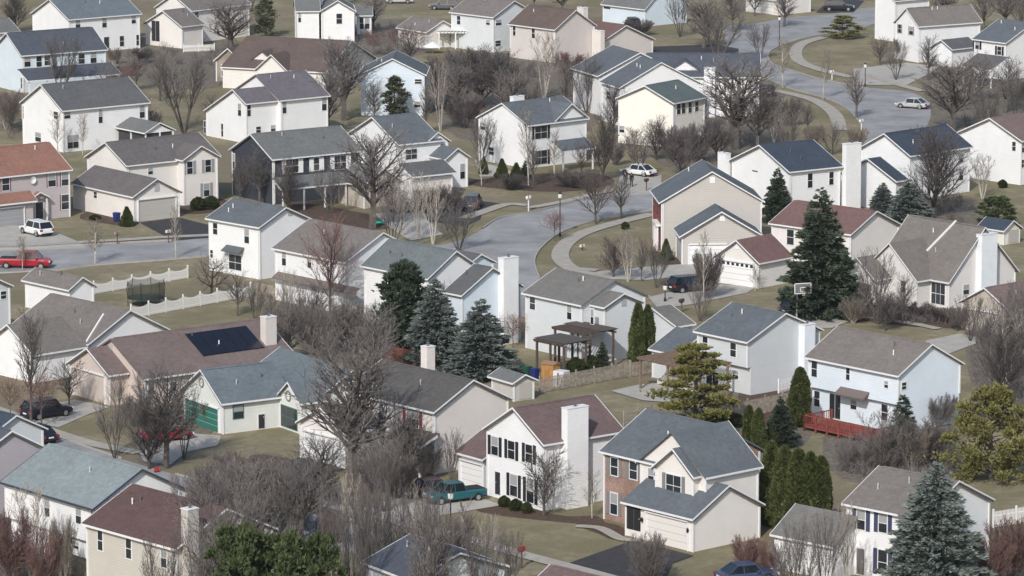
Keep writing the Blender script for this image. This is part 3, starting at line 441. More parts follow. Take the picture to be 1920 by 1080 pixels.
            if face == 'loc': x0, y0, x1, y1, zt, z0 = L - .3, W * .7, L + .6, W * .7 + 1.7, h + r + 1.2, 0
            elif face == 'loc2': x0, y0, x1, y1, zt, z0 = 2.2, W / 2 + .3, 4.0, W / 2 + 1.0, h + r + .5, 1
            elif face == 'px0': x0, y0, x1, y1, zt, z0 = a - c * .4, b - .35, a + c * .4, b + .55, d, 0
            elif face == 'y0': x0, y0, x1, y1, zt, z0 = a, -.45, b, ins + .02, d, 0
            elif face == 'x0': x0, y0, x1, y1, zt, z0 = -.4, a, ins + .02, b, d, 0
            else: x0, y0, x1, y1, zt, z0 = L - ins - .02, a + .2, L + .5, b - .1, d, 0
            vb.box(x0, y0, z0, x1, y1, zt); o = shift(vb.build('chimney', cm, H), lx, ly)
            cp.box(x0 - .04, y0 - .04, zt + .002, x1 + .04, y1 + .04, zt + .07); cp.build('cap', TRIM['trim'], o)
            cp = MB(); cp.lathe([(.12, 0), (.12, .22), (.17, .24), (.02, .32)], 8, ((x0+x1)/2, (y0+y1)/2, zt + .07)); cp.build('flue', DARKT, o)
        elif kind == 'line':
            k = r / ((W if ax == 'x' else L) / 2)
            za = h + k * (b if ax == 'x' else a) + .1; zb2 = h + k * (d if ax == 'x' else c) + .1
            vb = MB(); vb.tube((a, b, za), (c, d, zb2), .11, .11, 4, cap=True); shift(vb.build('roof_step_trim', TRIM['trim'], H), lx, ly)
        elif kind == 'solar':
            k = r / (W / 2); nx, ny = 5, 2; pm = mat('solar_cell', (.008,.01,.02), .25, spec=.5)
            du = (c - a) / nx; dv = (d - b) / ny
            for i_ in range(nx):
                for j_ in range(ny):
                    if i_ == 0 and j_ == 1: ua = a + .0
                    u0, u1 = a + i_ * du + .02, a + (i_ + 1) * du - .02; v0, v1 = b + j_ * dv + .02, b + (j_ + 1) * dv - .02
                    z0, z1 = h + k * v0 + .12, h + k * v1 + .12
                    pb = MB(); pb.add([(u0,v0,z0),(u1,v0,z0),(u1,v1,z1),(u0,v1,z1),(u0,v0,z0-.05),(u1,v0,z0-.05),(u1,v1,z1-.05),(u0,v1,z1-.05)], [(0,1,2,3),(7,6,5,4),(0,4,5,1),(1,5,6,2),(2,6,7,3),(3,7,4,0)])
                    shift(pb.build('solar_panel', pm, H), lx, ly)
    return H
for row in HOUSES: build_house(row)
# ---------------------------------------------------------------- trees and shrubs: one of each habit, then copies
BARK = mat('bark', (.105,.092,.084), .95, 'twig', 4.0, .2)
BARKP = mat('pale_bark', (.40,.37,.33), .9, 'twig', 4.0, .2)
BARKD = mat('dark_bark', (.075,.065,.060), .95, 'twig', 4.0, .2)
TW = {'gray': mat('twigs_gray', (.165,.148,.142), .95, 'twig', 2, .2), 'brown': mat('twigs_brown', (.135,.112,.10), .95, 'twig', 2, .2),
      'red': mat('twigs_red', (.19,.115,.105), .95, 'twig', 2, .2), 'dark': mat('twigs_dark', (.115,.100,.098), .95, 'twig', 2, .2),
      'pale': mat('twigs_pale', (.33,.29,.25), .95, 'twig', 2, .2), 'tan': mat('twigs_tan', (.22,.19,.16), .95, 'twig', 2, .2)}
def grow(tr, tw, p, d, L, r, lev, rg, P):
    mx = P['lev']; n = (5, 4, 3, 2)[lev] if lev < mx else 1
    if lev == 0 and P.get('n0'): n = P['n0']
    buf = tr if lev < 2 else tw
    for i in range(n):
        f0 = i / n; f1 = (i + 1) / n
        q = p + d * (L / n)
        ra = r * (1 - .62 * f0); rb = r * (1 - .62 * f1) if lev < mx else r * .35
        buf.tube(p, q, max(ra, P['rmin']), max(rb, P['rmin'] * (.9 if lev < mx else .4)), 5 if lev == 0 else 4 if lev == 1 else 3)
        p = q
        if lev < mx and (lev > 0 or f1 > P['bare']):
            k = P['kids'][lev]
            ph = rg.random() * 6.28
            for j in range(k):
                a = ph + j * 6.28 / k + rg.uniform(-.5, .5)
                o = d.orthogonal().normalized(); o = Matrix.Rotation(a, 3, d) @ o
                ang = R(rg.uniform(*P['ang'][min(lev, len(P['ang']) - 1)]))
                nd = (d * math.cos(ang) + o * math.sin(ang)); nd.z += P['up'] * (1 - .3 * lev); nd.normalize()
                LL = L * P['ratio'][min(lev, len(P['ratio']) - 1)] * rg.uniform(.7, 1.15) * ((1 - .45 * f1) if lev == 0 else (1 - .25 * f1))
                grow(tr, tw, p, nd, LL, rb * rg.uniform(.55, .75), lev + 1, rg, P)
        d = (d + Vector((rg.uniform(-1, 1), rg.uniform(-1, 1), rg.uniform(-.3, .6))) * P['wob'] * (1 if lev else .5)); d.z += P['up'] * .25; d.normalize()
def bare(seed, P, bark, twm, name='bare_tree'):
    """a leafless tree 10 m tall"""
    rg = random.Random(seed); tr = MB(); tw = MB()
    st = P.get('stems', 1)
    for s in range(st):
        if st == 1: p = Vector((0, 0, 0)); d = Vector((rg.uniform(-.04,.04), rg.uniform(-.04,.04), 1)).normalized()
        else:
            a = 6.28 * s / st + rg.random(); sp = P['stemspread'] * rg.uniform(.5, 1.3)
            p = Vector((math.cos(a) * P.get('base', .15), math.sin(a) * P.get('base', .15), 0)); d = Vector((math.cos(a) * sp, math.sin(a) * sp, 1)).normalized()
        grow(tr, tw, p, d, P['L0'], P['r0'], 0, rg, P)
    zs = max(v[2] for v in tw.v + tr.v); k = 10 / zs
    xs = sorted(math.hypot(v[0], v[1]) for v in tw.v)[int(len(tw.v) * .97)] * k * 2
    for mb in (tr, tw): mb.v = [(a * k, b * k, c * k) for a, b, c in mb.v]
    root = thing(name, None, None)
    tr.build('trunk', bark, root, fix=False); tw.build('crown', twm, root, fix=False)
    return root, xs
UPR = dict(lev=3, L0=9, r0=.21, rmin=.018, bare=.25, kids=(3, 2, 2), ang=((28, 48), (25, 45), (20, 45)), up=.22, ratio=(.62, .5, .42), wob=.10)
def mk(**k): d = dict(UPR); d.update(k); return d
HAB = {}
def habit(key, n, P, bark, tw, name='bare_tree'):
    HAB[key] = [bare(hash_(key) + i * 7, P, bark, TW[tw], name) for i in range(n)]
def hash_(s): return sum(ord(c) * (i + 3) for i, c in enumerate(s))
habit('big', 3, mk(kids=(4, 3, 3), n0=6, L0=8, r0=.32, bare=.18, ang=((32, 58), (25, 50), (20, 50)), ratio=(.68, .52, .42)), BARK, 'gray')
habit('oval', 2, mk(kids=(4, 3, 2), n0=6, ang=((25, 42), (22, 40), (20, 40)), ratio=(.5, .5, .45)), BARK, 'gray')
habit('red', 1, mk(kids=(4, 3, 3), n0=6, bare=.3, r0=.16, ang=((22, 42), (18, 38), (15, 35)), ratio=(.62, .5, .5), rmin=.013), BARK, 'red')
habit('dense', 2, mk(kids=(4, 4, 3), n0=6, bare=.1, r0=.2, ang=((24, 48), (22, 42), (20, 40)), ratio=(.66, .52, .45), up=.3), BARKD, 'dark')
habit('vase', 2, mk(stems=5, stemspread=.36, kids=(2, 2, 3), r0=.13, bare=.2, ang=((18, 34), (20, 40), (20, 40)), ratio=(.5, .5, .45)), BARK, 'gray')
habit('birch', 2, mk(stems=4, stemspread=.2, kids=(2, 2, 2), r0=.10, bare=.35, ang=((20, 36), (20, 40), (20, 40)), ratio=(.4, .5, .45)), BARKP, 'pale')
habit('slim', 2, mk(kids=(3, 2, 2), n0=6, r0=.11, bare=.28, ang=((20, 36), (20, 36), (20, 40)), ratio=(.36, .5, .5)), BARKP, 'tan')
habit('apple', 2, mk(kids=(4, 3, 2), n0=3, L0=4.0, r0=.28, bare=.3, ang=((45, 75), (30, 60), (25, 60)), ratio=(1.25, .6, .5), up=.08, wob=.2), BARKD, 'dark')
habit('small', 2, mk(kids=(4, 3, 2), n0=4, L0=7, r0=.2, bare=.2, ang=((35, 60), (28, 50), (25, 50)), ratio=(.8, .52, .45), rmin=.03), BARK, 'brown')
habit('leafy', 1, mk(kids=(4, 3, 3), n0=4, L0=5, r0=.18, bare=.3, ang=((45, 75), (30, 60), (25, 60)), ratio=(1.1, .6, .5), up=.05, wob=.2, rmin=.02), BARK, 'red')
# shrubs, 10 units tall, scaled down
SHR = dict(stems=12, kids=(3, 3, 2), lev=3, L0=8, r0=.10, rmin=.028, bare=.1, stemspread=.6, base=.6, ang=((18, 40), (20, 45), (20, 45)), up=.15, ratio=(.5, .5, .45), wob=.14)
for k, b, t in (('shrubgray', BARK, 'gray'), ('shrubred', BARKD, 'red'), ('shrubtan', BARKP, 'tan'), ('shrubdark', BARKD, 'dark')):
    habit(k, 1 if k != 'shrubgray' else 2, SHR, b, t, 'bare_shrub')
# ---- evergreens
def tuft(mb, c, d, s, rg, n=3):
    """a spray of needle blades"""
    for i in range(n):
        a = Vector((rg.uniform(-1, 1), rg.uniform(-1, 1), rg.uniform(-.6, 1))); dd = (d * 1.2 + a * .8).normalized()
        o = dd.cross(Vector((rg.uniform(-1, 1), rg.uniform(-1, 1), rg.uniform(-1, 1)))).normalized() * s * .28
        mb.add([c - o, c + o, c + dd * s * rg.uniform(.7, 1.2)], [(0, 1, 2)])
LEAF = {'blue': (.185,.218,.204), 'spruce': (.068,.088,.062), 'fir': (.060,.080,.055), 'arbor': (.085,.102,.036), 'yellow': (.20,.195,.065),
        'pine': (.085,.11,.05), 'box': (.045,.058,.022), 'olive': (.12,.13,.075), 'yellowgreen': (.185,.180,.064)}
def leafm(k): return mat('foliage_' + k, LEAF[k], .85, 'leaf', 1.1, .28, spec=.1)
def conifer(seed, leaf, width=.36, whorls=26, per=11, bl=.55, gap=0.0, droop=-.12, name='spruce_tree', s=.42, dens=9):
    rg = random.Random(seed); tr = MB(); cr = MB()
    tr.tube((0,0,0), (0,0,9.6), .17, .02, 7)
    for w_ in range(whorls):
        f = (w_ + .5) / whorls; z = .35 + 9.45 * f; Rm = 10 * width * .5 * (1 - f) ** .78 * (1 - .18 * math.exp(-f * 12)) * 1.22
        for j in range(per if f < .8 else 6):
            a = rg.random() * 6.28; Lb = Rm * rg.uniform(.72, 1.12) + .1
            if rg.random() < gap: continue
            o = Vector((math.cos(a), math.sin(a), droop)); zz = z + rg.uniform(-.2, .2)
            tr.tube((0, 0, zz), (o.x * Lb * .8, o.y * Lb * .8, zz + droop * Lb * .8), .03, .01, 3)
            nn = max(2, int(dens * Lb / 1.6))
            for k in range(nn):
                t = (k + .6) / nn; t = t ** .7; sw = Lb * .22 * (1.1 - t)
                side = Vector((-o.y, o.x, 0)) * rg.uniform(-1, 1) * sw * 1.5
                c = Vector((0, 0, zz)) + o * (Lb * t) + side + Vector((0, 0, rg.uniform(-.1, .1) + .10 * t * t * Lb))
                tuft(cr, c, (o + side * .4 + Vector((0, 0, .15))).normalized(), s * (1.1 - .35 * f), rg, 5)
    k = 10 / max(v[2] for v in cr.v)
    for mb in (tr, cr): mb.v = [(a * k, b * k, c * k) for a, b, c in mb.v]
    root = thing(name, None, None); tr.build('trunk', BARKD, root, fix=False); cr.build('crown', leafm(leaf), root, fix=False)
    return root, width * 10
def clumpy(seed, leaf, width=.7, name='pine_tree', nb=46, flat=.5, low=.12, s=.45, per=70, round_=1.0):
    rg = random.Random(seed); tr = MB(); cr = MB(); W2 = 10 * width / 2
    tr.tube((0,0,0), (.2,.1,5), .26, .16, 7); tr.tube((.2,.1,5), (0,.2,9.4), .16, .04, 6)
    for i in range(nb):
        f = low + (1 - low) * (i + rg.random()) / nb; z = 10 * f
        prof = math.sin(min(1, (1 - f) * 1.35 + .12) * math.pi / 2) ** (1 / round_) * (.55 + .45 * min(1, (f - low + .15) * 3))
        a = i * 2.4 + rg.uniform(-.4, .4); rr = W2 * prof * rg.uniform(.35, .95)
        c = Vector((math.cos(a) * rr, math.sin(a) * rr, min(9.6, z)))
        b0 = Vector((0.1, .1, max(.8, z - rr * .35))); tr.tube(b0, c, .07, .02, 4)
        cs = rg.uniform(.55, 1.1) * (1.15 - .4 * f)
        for k in range(per):
            v = Vector((rg.gauss(0, .5), rg.gauss(0, .5), rg.gauss(0, .5) * flat)) * cs
            tuft(cr, c + v, (v.normalized() + Vector((0, 0, .5))).normalized(), s, rg, 3)
    k = 10 / max(v[2] for v in cr.v)
    for mb in (tr, cr): mb.v = [(a * k, b * k, c * k) for a, b, c in mb.v]
    root = thing(name, None, None); tr.build('trunk', BARK, root, fix=False); cr.build('crown', leafm(leaf), root, fix=False)
    return root, width * 10
def column(seed, leaf, width, prof, name, n=5200, s=.42):
    """dense clipped or naturally tight evergreen: sprays all over a lumpy closed outline, over a dark inner core"""
    rg = random.Random(seed); tr = MB(); cr = MB(); W2 = 5 * width
    tr.tube((0,0,0), (0,0,5), .15, .08, 6)
    ph = [rg.random() * 6.28 for _ in range(6)]
    def rad(f, a): return W2 * prof(f) * (1 + .13 * math.sin(3 * a + ph[0] + 5 * f) + .08 * math.sin(7 * a + ph[1] - 9 * f) + .06 * math.sin(23 * f + ph[2] + 2 * a))
    v = []; N = 14; M = 16
    for i in range(M + 1):
        f = i / M
        for j in range(N):
            a = 6.28318 * j / N; r = rad(min(f, .985), a) * .86; v.append((r * math.cos(a), r * math.sin(a), .15 + 9.5 * f))
    cr.add(v, [(i*N+j, i*N+(j+1) % N, (i+1)*N+(j+1) % N, (i+1)*N+j) for i in range(M) for j in range(N)])
    for _ in range(n):
        f = rg.random() ** 1.15; a = rg.random() * 6.28; r = rad(f, a) * rg.uniform(.82, 1.0)
        c = Vector((r * math.cos(a), r * math.sin(a), .1 + 9.6 * f)); o = Vector((math.cos(a), math.sin(a), .9))
        tuft(cr, c, o.normalized(), s, rg, 2)
    k = 10 / max(q[2] for q in cr.v)
    for mb in (tr, cr): mb.v = [(a * k, b * k, c * k) for a, b, c in mb.v]
    root = thing(name, None, None); tr.build('trunk', BARKD, root, fix=False); cr.build('crown', leafm(leaf), root, fix=False)
    return root, width * 10
pf_col = lambda f: (min(1, (f + .06) * 6) ** .5) * (1 - f ** 2.6) ** .6
pf_cone = lambda f: (min(1, (f + .08) * 7) ** .5) * max(.03, (1 - f)) ** .75
pf_ball = lambda f: max(.05, 1 - (2 * f - .9) ** 2) ** .5 if f > .45 else (.8 + .2 * f / .45)
HAB['blue'] = [conifer(11, 'blue', .62, 30, 13, name='blue_spruce', s=.42, dens=15), conifer(12, 'blue', .56, 28, 13, name='blue_spruce', s=.42, dens=15)]
HAB['spruce'] = [conifer(21, 'spruce', .55, 28, 13, name='spruce_tree', s=.42, dens=14)]
HAB['fir'] = [conifer(31, 'fir', .44, 24, 9, name='fir_tree', gap=.1, s=.6, dens=7)]
HAB['darkpine'] = [clumpy(41, 'fir', .62, nb=64, per=110, s=.5, low=.03)]
HAB['yellowpine'] = [clumpy(51, 'yellow', .85, nb=44, per=120, s=.36, flat=.3, low=.1), clumpy(52, 'yellowgreen', .95, nb=62, per=105, s=.32, flat=.65, low=.05)]
HAB['mound'] = [clumpy(61, 'pine', 1.0, nb=80, per=100, s=.42, low=.04, round_=1.6)]
HAB['olive'] = [clumpy(63, 'olive', .55, nb=36, per=50, s=.5, low=.1)]
HAB['arbor'] = [column(71, 'arbor', .30, pf_col, 'arborvitae'), column(72, 'arbor', .34, pf_col, 'arborvitae')]
HAB['cone'] = [column(81, 'arbor', .72, pf_cone, 'cone_shrub', s=.7)]
HAB['ball'] = [column(91, 'box', 1.25, pf_ball, 'round_shrub', s=.9, n=3500)]
USED = {}
def plant(key, px, py, top, wpx, label, group=None, v=None, cat=None):
    """px, py: foot of the plant; top: row of its tip; wpx: crown width in px"""
    p = G(px, py); k = scale_at(p); h = (py - top) / k / math.cos(CP); wm = wpx / k
    lst = HAB[key]; i = (int(px * 7 + py * 3) if v is None else v) % len(lst); src, w0 = lst[i]
    if (key, i) in USED: o = copy_tree(src)
    else: o = src; USED[(key, i)] = 1
    sz = h / 10; sx = wm / w0
    o.location = p; o.scale = (sx, sx, sz); o.rotation_euler = (0, 0, (px * 1.7 + py) % 6.28)
    if key in ('darkpine', 'yellowpine', 'mound', 'olive'): c = 'pine tree'
    else: c = {'blue': 'spruce', 'spruce': 'spruce', 'fir': 'fir tree', 'arbor': 'arborvitae', 'cone': 'shrub', 'ball': 'shrub'}.get(key, 'shrub' if key.startswith('shrub') else 'tree')
    g = group or {'spruce': 'spruces in the gardens', 'arborvitae': 'columnar evergreens in the gardens', 'shrub': 'garden shrubs', 'pine tree': 'pines in the gardens', 'fir tree': 'firs in the gardens', 'tree': 'bare trees among the houses'}[c]
    tag(o, label, cat or c, g); return o
# ---------------------------------------------------------------- ground, roads, pavements
def ground_mat():
    m = bpy.data.materials.new('lawn'); m.use_nodes = True; n = m.node_tree.nodes; l = m.node_tree.links; b = n['Principled BSDF']
    b.inputs['Roughness'].default_value = .97; b.inputs['Specular IOR Level'].default_value = .1
    tc = n.new('ShaderNodeTexCoord')
    def noise_(sc, det, lo, hi):
        t = n.new('ShaderNodeTexNoise'); t.inputs['Scale'].default_value = sc; t.inputs['Detail'].default_value = det; t.inputs['Roughness'].default_value = .65
        l.new(tc.outputs['Object'], t.inputs['Vector']); r = n.new('ShaderNodeMapRange'); r.inputs[1].default_value = lo; r.inputs[2].default_value = hi
        l.new(t.outputs['Fac'], r.inputs[0]); return r.outputs[0]
    def mix(f, a, c):
        x = n.new('ShaderNodeMix'); x.data_type = 'RGBA'; l.new(f, x.inputs[0])
        for s, q in ((6, a), (7, c)):
            if isinstance(q, tuple): x.inputs[s].default_value = (*q, 1)
            else: l.new(q, x.inputs[s])
        return x.outputs[2]
    a = mix(noise_(.11, 5, .42, .58), (.175,.166,.088), (.325,.282,.190))       # green to straw
    a = mix(noise_(.035, 3, .52, .66), a, (.20,.162,.120))                     # bare brown earth and leaf litter
    a = mix(noise_(.9, 5, .35, .7), a, (.175,.148,.100))
    a = mix(noise_(5.0, 3, .45, .8), a, (.26,.23,.15))
    l.new(a, b.inputs['Base Color']); return m
ROAD = mat('road_surface', (.315,.312,.316), .9, 'noise', .22, .16); CONC = mat('concrete', (.42,.40,.365), .9, 'noise', .7, .08)
WALK = mat('pavement_concrete', (.40,.37,.325), .9, 'noise', .9, .10); ASPH = mat('asphalt', (.052,.050,.055), .9, 'noise', 1.2, .15)
KERB = mat('kerb_concrete', (.38,.36,.33), .9, 'noise', 1.5, .08); MULCH = mat('mulch', (.105,.070,.052), .97, 'noise', 2.5, .3)
SOIL = mat('litter', (.185,.160,.125), .97, 'noise', 1.5, .25)
gb = MB(); gb.add([(-2500, 20, 0), (2500, 20, 0), (2500, 5000, 0), (-2500, 5000, 0)], [(0, 1, 2, 3)])
tag(gb.build('ground', ground_mat(), fix=False), kind='structure')
def smooth_poly(P, n=4):
    out = []; N = len(P)
    for i in range(N):
        p0, p1, p2, p3 = P[i-1], P[i], P[(i+1) % N], P[(i+2) % N]
        for k in range(n):
            t = k / n
            out.append(.5 * ((2*p1) + (p2-p0)*t + (2*p0-5*p1+4*p2-p3)*t*t + (3*p1-p0-3*p2+p3)*t*t*t))
    return out
ZN = {}
ZB = {'leaf_litter': .003, 'planting_bed': .02, 'road': .035, 'driveway': .045, 'patio': .078, 'pavement': .085}
def layer(name):
    ZN[name] = ZN.get(name, -1) + 1; return ZB[name] + .0012 * ZN[name]      # no two sheets share a height
def sheet(name, pts, m, z, smooth=0):
    z = layer(name)
    P = [G(*p) for p in pts]
    if smooth: P = smooth_poly(P, smooth)
    bm = bmesh.new(); vs = [bm.verts.new((p.x, p.y, z)) for p in P]; f = bm.faces.new(vs)
    bmesh.ops.triangulate(bm, faces=[f]); bmesh.ops.recalc_face_normals(bm, faces=bm.faces)
    if bm.faces and sum(q.normal.z for q in bm.faces) < 0: bmesh.ops.reverse_faces(bm, faces=bm.faces)
    me = bpy.data.meshes.new(name); bm.to_mesh(me); bm.free(); me.materials.append(m)
    o = bpy.data.objects.new(name, me); C.objects.link(o); return tag(o, kind='structure')
def strip(name, pts, wd, m, z, h=0.0, smooth=5):
    """a band of constant width along a line; h > 0 makes it a real step"""
    if not h: z = layer(name)
    Q = [G(*p) for p in pts]; P = []
    for i in range(len(Q) - 1):
        p0 = Q[max(i-1, 0)]; p1 = Q[i]; p2 = Q[i+1]; p3 = Q[min(i+2, len(Q)-1)]
        for k in range(smooth):
            t = k / smooth; P.append(.5 * ((2*p1) + (p2-p0)*t + (2*p0-5*p1+4*p2-p3)*t*t + (3*p1-p0-3*p2+p3)*t*t*t))
    P.append(Q[-1]); v = []; f = []
    for i, p in enumerate(P):
        d = (P[min(i+1, len(P)-1)] - P[max(i-1, 0)]).normalized(); s = Vector((-d.y, d.x, 0)) * wd / 2
        v += [(*(p + s).xy, z + h), (*(p - s).xy, z + h)] + ([(*(p + s).xy, 0), (*(p - s).xy, 0)] if h else [])
    K = 4 if h else 2
    for i in range(len(P) - 1):
        a = i * K; b = a + K; f.append((a, b, b+1, a+1))
        if h: f += [(a, a+2, b+2, b), (a+1, b+1, b+3, a+3)]
    mb = MB(); mb.add(v, f); return tag(mb.build(name, m, fix=not h == 0 or False), kind='structure')
# streets
sheet('road', [(-60,471),(60,467),(155,461),(250,456),(330,452),(400,447),(560,452),(700,460),(800,462),(860,452),(905,430),(938,410),(1000,399),(1080,379),(1150,365),(1240,358),(1240,392),(1150,406),(1090,421),(1050,437),(1018,462),(1003,490),(1012,525),(1060,590),(960,590),(900,535),(860,505),(800,500),(700,500),(560,492),(400,480),(300,488),(180,497),(100,507),(-60,514)], ROAD, .004, 4)
sheet('road', [(1360,50),(1420,44),(1470,34),(1560,26),(1640,14),(1640,45),(1560,62),(1505,72),(1462,86),(1440,100),(1445,118),(1480,132),(1540,150),(1600,162),(1700,172),(1738,190),(1745,215),(1735,240),(1705,262),(1640,285),(1600,285),(1625,262),(1618,240),(1590,205),(1545,183),(1480,165),(1425,140),(1380,115),(1362,80)], ROAD, .004, 4)
sheet('road', [(-80,748),(0,774),(60,795),(130,828),(230,862),(320,888),(500,940),(640,985),(740,1018),(860,1054),(1000,1096),(1200,1150),(1200,1230),(1000,1160),(860,1104),(700,1052),(560,1008),(400,962),(300,932),(160,888),(60,850),(-80,800)], ROAD, .004, 3)
sheet('road', [(1600,-20),(1720,-22),(2000,-60),(2000,-80),(1600,-50)], ROAD, .004)
# driveways
sheet('driveway', [(-10,420),(42,424),(98,433),(150,455),(160,463),(160,466),(-10,472)], CONC, .010)
sheet('driveway', [(262,418),(335,408),(398,424),(404,446),(330,451),(318,448)], ASPH, .010)
sheet('driveway', [(800,388),(860,372),(940,382),(905,398),(900,412),(870,425),(800,415)], ASPH, .010)
sheet('driveway', [(700,402),(790,392),(800,412),(830,440),(770,452),(735,430)], CONC, .009)
sheet('driveway', [(1165,325),(1240,328),(1240,364),(1150,368)], CONC, .010)
sheet('driveway', [(890,300),(960,322),(980,330),(900,332)], CONC, .010)
sheet('driveway', [(140,750),(205,764),(170,776),(110,802),(50,792),(30,780),(80,762)], CONC, .010)
sheet('driveway', [(255,838),(300,818),(345,812),(415,818),(408,836),(350,848),(320,872),(270,866)], CONC, .010)
sheet('driveway', [(560,858),(645,880),(605,908),(560,925),(520,950),(440,920),(500,880)], ASPH, .010)
sheet('driveway', [(640,962),(690,950),(760,932),(815,948),(905,936),(942,948),(870,960),(800,972),(748,988),(720,1014),(640,987)], CONC, .010)
sheet('driveway', [(1063,1058),(1190,1013),(1300,1043),(1262,1057),(1245,1090),(1100,1100)], ASPH, .010)
sheet('patio', [(1145,734),(1200,722),(1262,718),(1262,756),(1205,752)], CONC, .010)
sheet('driveway', [(1110,511),(1204,502),(1279,496),(1350,497),(1310,517),(1210,526),(1120,524)], CONC, .010)
sheet('driveway', [(1216,558),(1270,545),(1340,534),(1420,538),(1400,550),(1293,572),(1235,580)], CONC, .010)
sheet('driveway', [(1500,600),(1545,586),(1600,600),(1560,616),(1500,618)], CONC, .010)
sheet('driveway', [(1735,640),(1800,626),(1830,632),(1830,645),(1780,664),(1740,656)], CONC, .010)
sheet('driveway', [(1700,560),(1745,558),(1800,575),(1760,580)], CONC, .010)
sheet('driveway', [(1600,130),(1700,118),(1760,125),(1740,140),(1700,160),(1600,160)], CONC, .010)
sheet('driveway', [(1225,88),(1340,84),(1385,92),(1385,104),(1225,104)], ASPH, .010)
sheet('driveway', [(1560,-5),(1620,2),(1600,24),(1530,24)], ASPH, .010)
# pavements
W_ = [([(1225,402),(1158,418),(1098,436),(1064,455),(1050,478),(1062,498),(1095,512),(1160,516),(1225,512)], 1.9),
      ([(-40,463),(60,460),(150,455),(240,450),(300,446),(410,441)], 1.5),
      ([(870,410),(900,400),(950,384),(990,386)], 1.6), ([(990,391),(1050,380),(1110,366),(1170,352)], 1.3),
      ([(1545,70),(1505,82),(1492,98),(1500,116),(1540,132),(1600,146)], 1.9), ([(1445,170),(1480,176),(1530,190),(1565,215),(1575,245)], 1.9),
      ([(1620,140),(1680,158),(1730,172)], 1.6),
      ([(-60,752),(20,778),(85,806),(172,833),(262,850)], 1.6), ([(430,908),(520,924),(600,944),(680,964),(757,984),(840,1001),(960,1036),(1080,1068),(1180,1095)], 1.6),
      ([(1080,988),(1125,992),(1165,1012),(1195,1014)], 1.0), ([(1560,600),(1620,596),(1700,606),(1760,618)], 1.2), ([(1085,505),(1120,508)], 1.4)]
for pts, wd in W_: strip('pavement', pts, wd, WALK, .014)
# kerbs
K_ = [[(-60,470),(60,466),(155,460),(250,455),(330,451)], [(-60,515),(100,508),(180,498),(300,489),(390,481)],
      [(905,429),(938,409),(1000,398),(1080,378),(1150,364)], [(1240,393),(1150,407),(1090,422),(1050,438),(1017,463),(1002,490),(1012,525)],
      [(1505,73),(1462,87),(1441,101),(1446,118),(1480,131),(1540,149),(1600,161)], [(1425,141),(1480,166),(1545,184),(1590,206),(1618,240),(1625,262)],
      [(-80,747),(0,773),(60,794),(130,827),(230,861)], [(330,890),(500,939),(620,978)], [(745,1018),(860,1053),(1000,1095)]]
for pts in K_: strip('kerb', pts, .18, KERB, 0, .15)
# planting beds and worn ground
for pts in ([(870,940),(930,948),(1000,955),(1060,968),(1120,968),(1130,985),(1060,980),(980,972),(900,960)],
            [(1090,975),(1160,985),(1172,1002),(1150,1012),(1120,1000),(1082,985)],
            [(690,402),(640,392),(600,384),(540,386),(590,412),(660,430),(730,428),(700,412)],
            [(180,392),(240,400),(262,415),(240,424),(150,410)], [(480,852),(560,865),(545,882),(470,868)],
            [(1285,492),(1240,474),(1218,470),(1222,488),(1262,500)], [(1560,560),(1700,572),(1800,600),(1810,615),(1700,612),(1600,596)],
            [(890,338),(1010,326),(1120,326),(1150,345),(1050,360),(900,350)], [(330,390),(410,372),(430,392),(360,402)],
            [(1420,700),(1500,735),(1500,800),(1430,800),(1380,760)]):
    sheet('planting_bed', pts, MULCH, .006, 3)
for pts in ([(380,980),(480,850),(640,905),(620,985),(500,1080),(380,1080)], [(530,560),(700,560),(700,680),(560,650)], [(800,120),(1100,110),(1130,230),(860,260)],
            [(640,45),(800,40),(800,100),(660,100)], [(1230,210),(1450,160),(1450,300),(1240,310)], [(1560,800),(1780,790),(1800,900),(1580,900)],
            [(1820,560),(1960,560),(1960,780),(1830,740)], [(-40,960),(130,960),(120,1120),(-40,1120)], [(230,80),(430,60),(420,160),(250,150)],
            [(1680,380),(1820,370),(1830,460),(1700,470)], [(1740,90),(1920,100),(1920,230),(1760,240)], [(280,790),(440,700),(420,780),(340,870),(260,870)],
            [(1360,720),(1500,690),(1520,820),(1400,860)]):
    sheet('leaf_litter', pts, SOIL, .0035, 4)
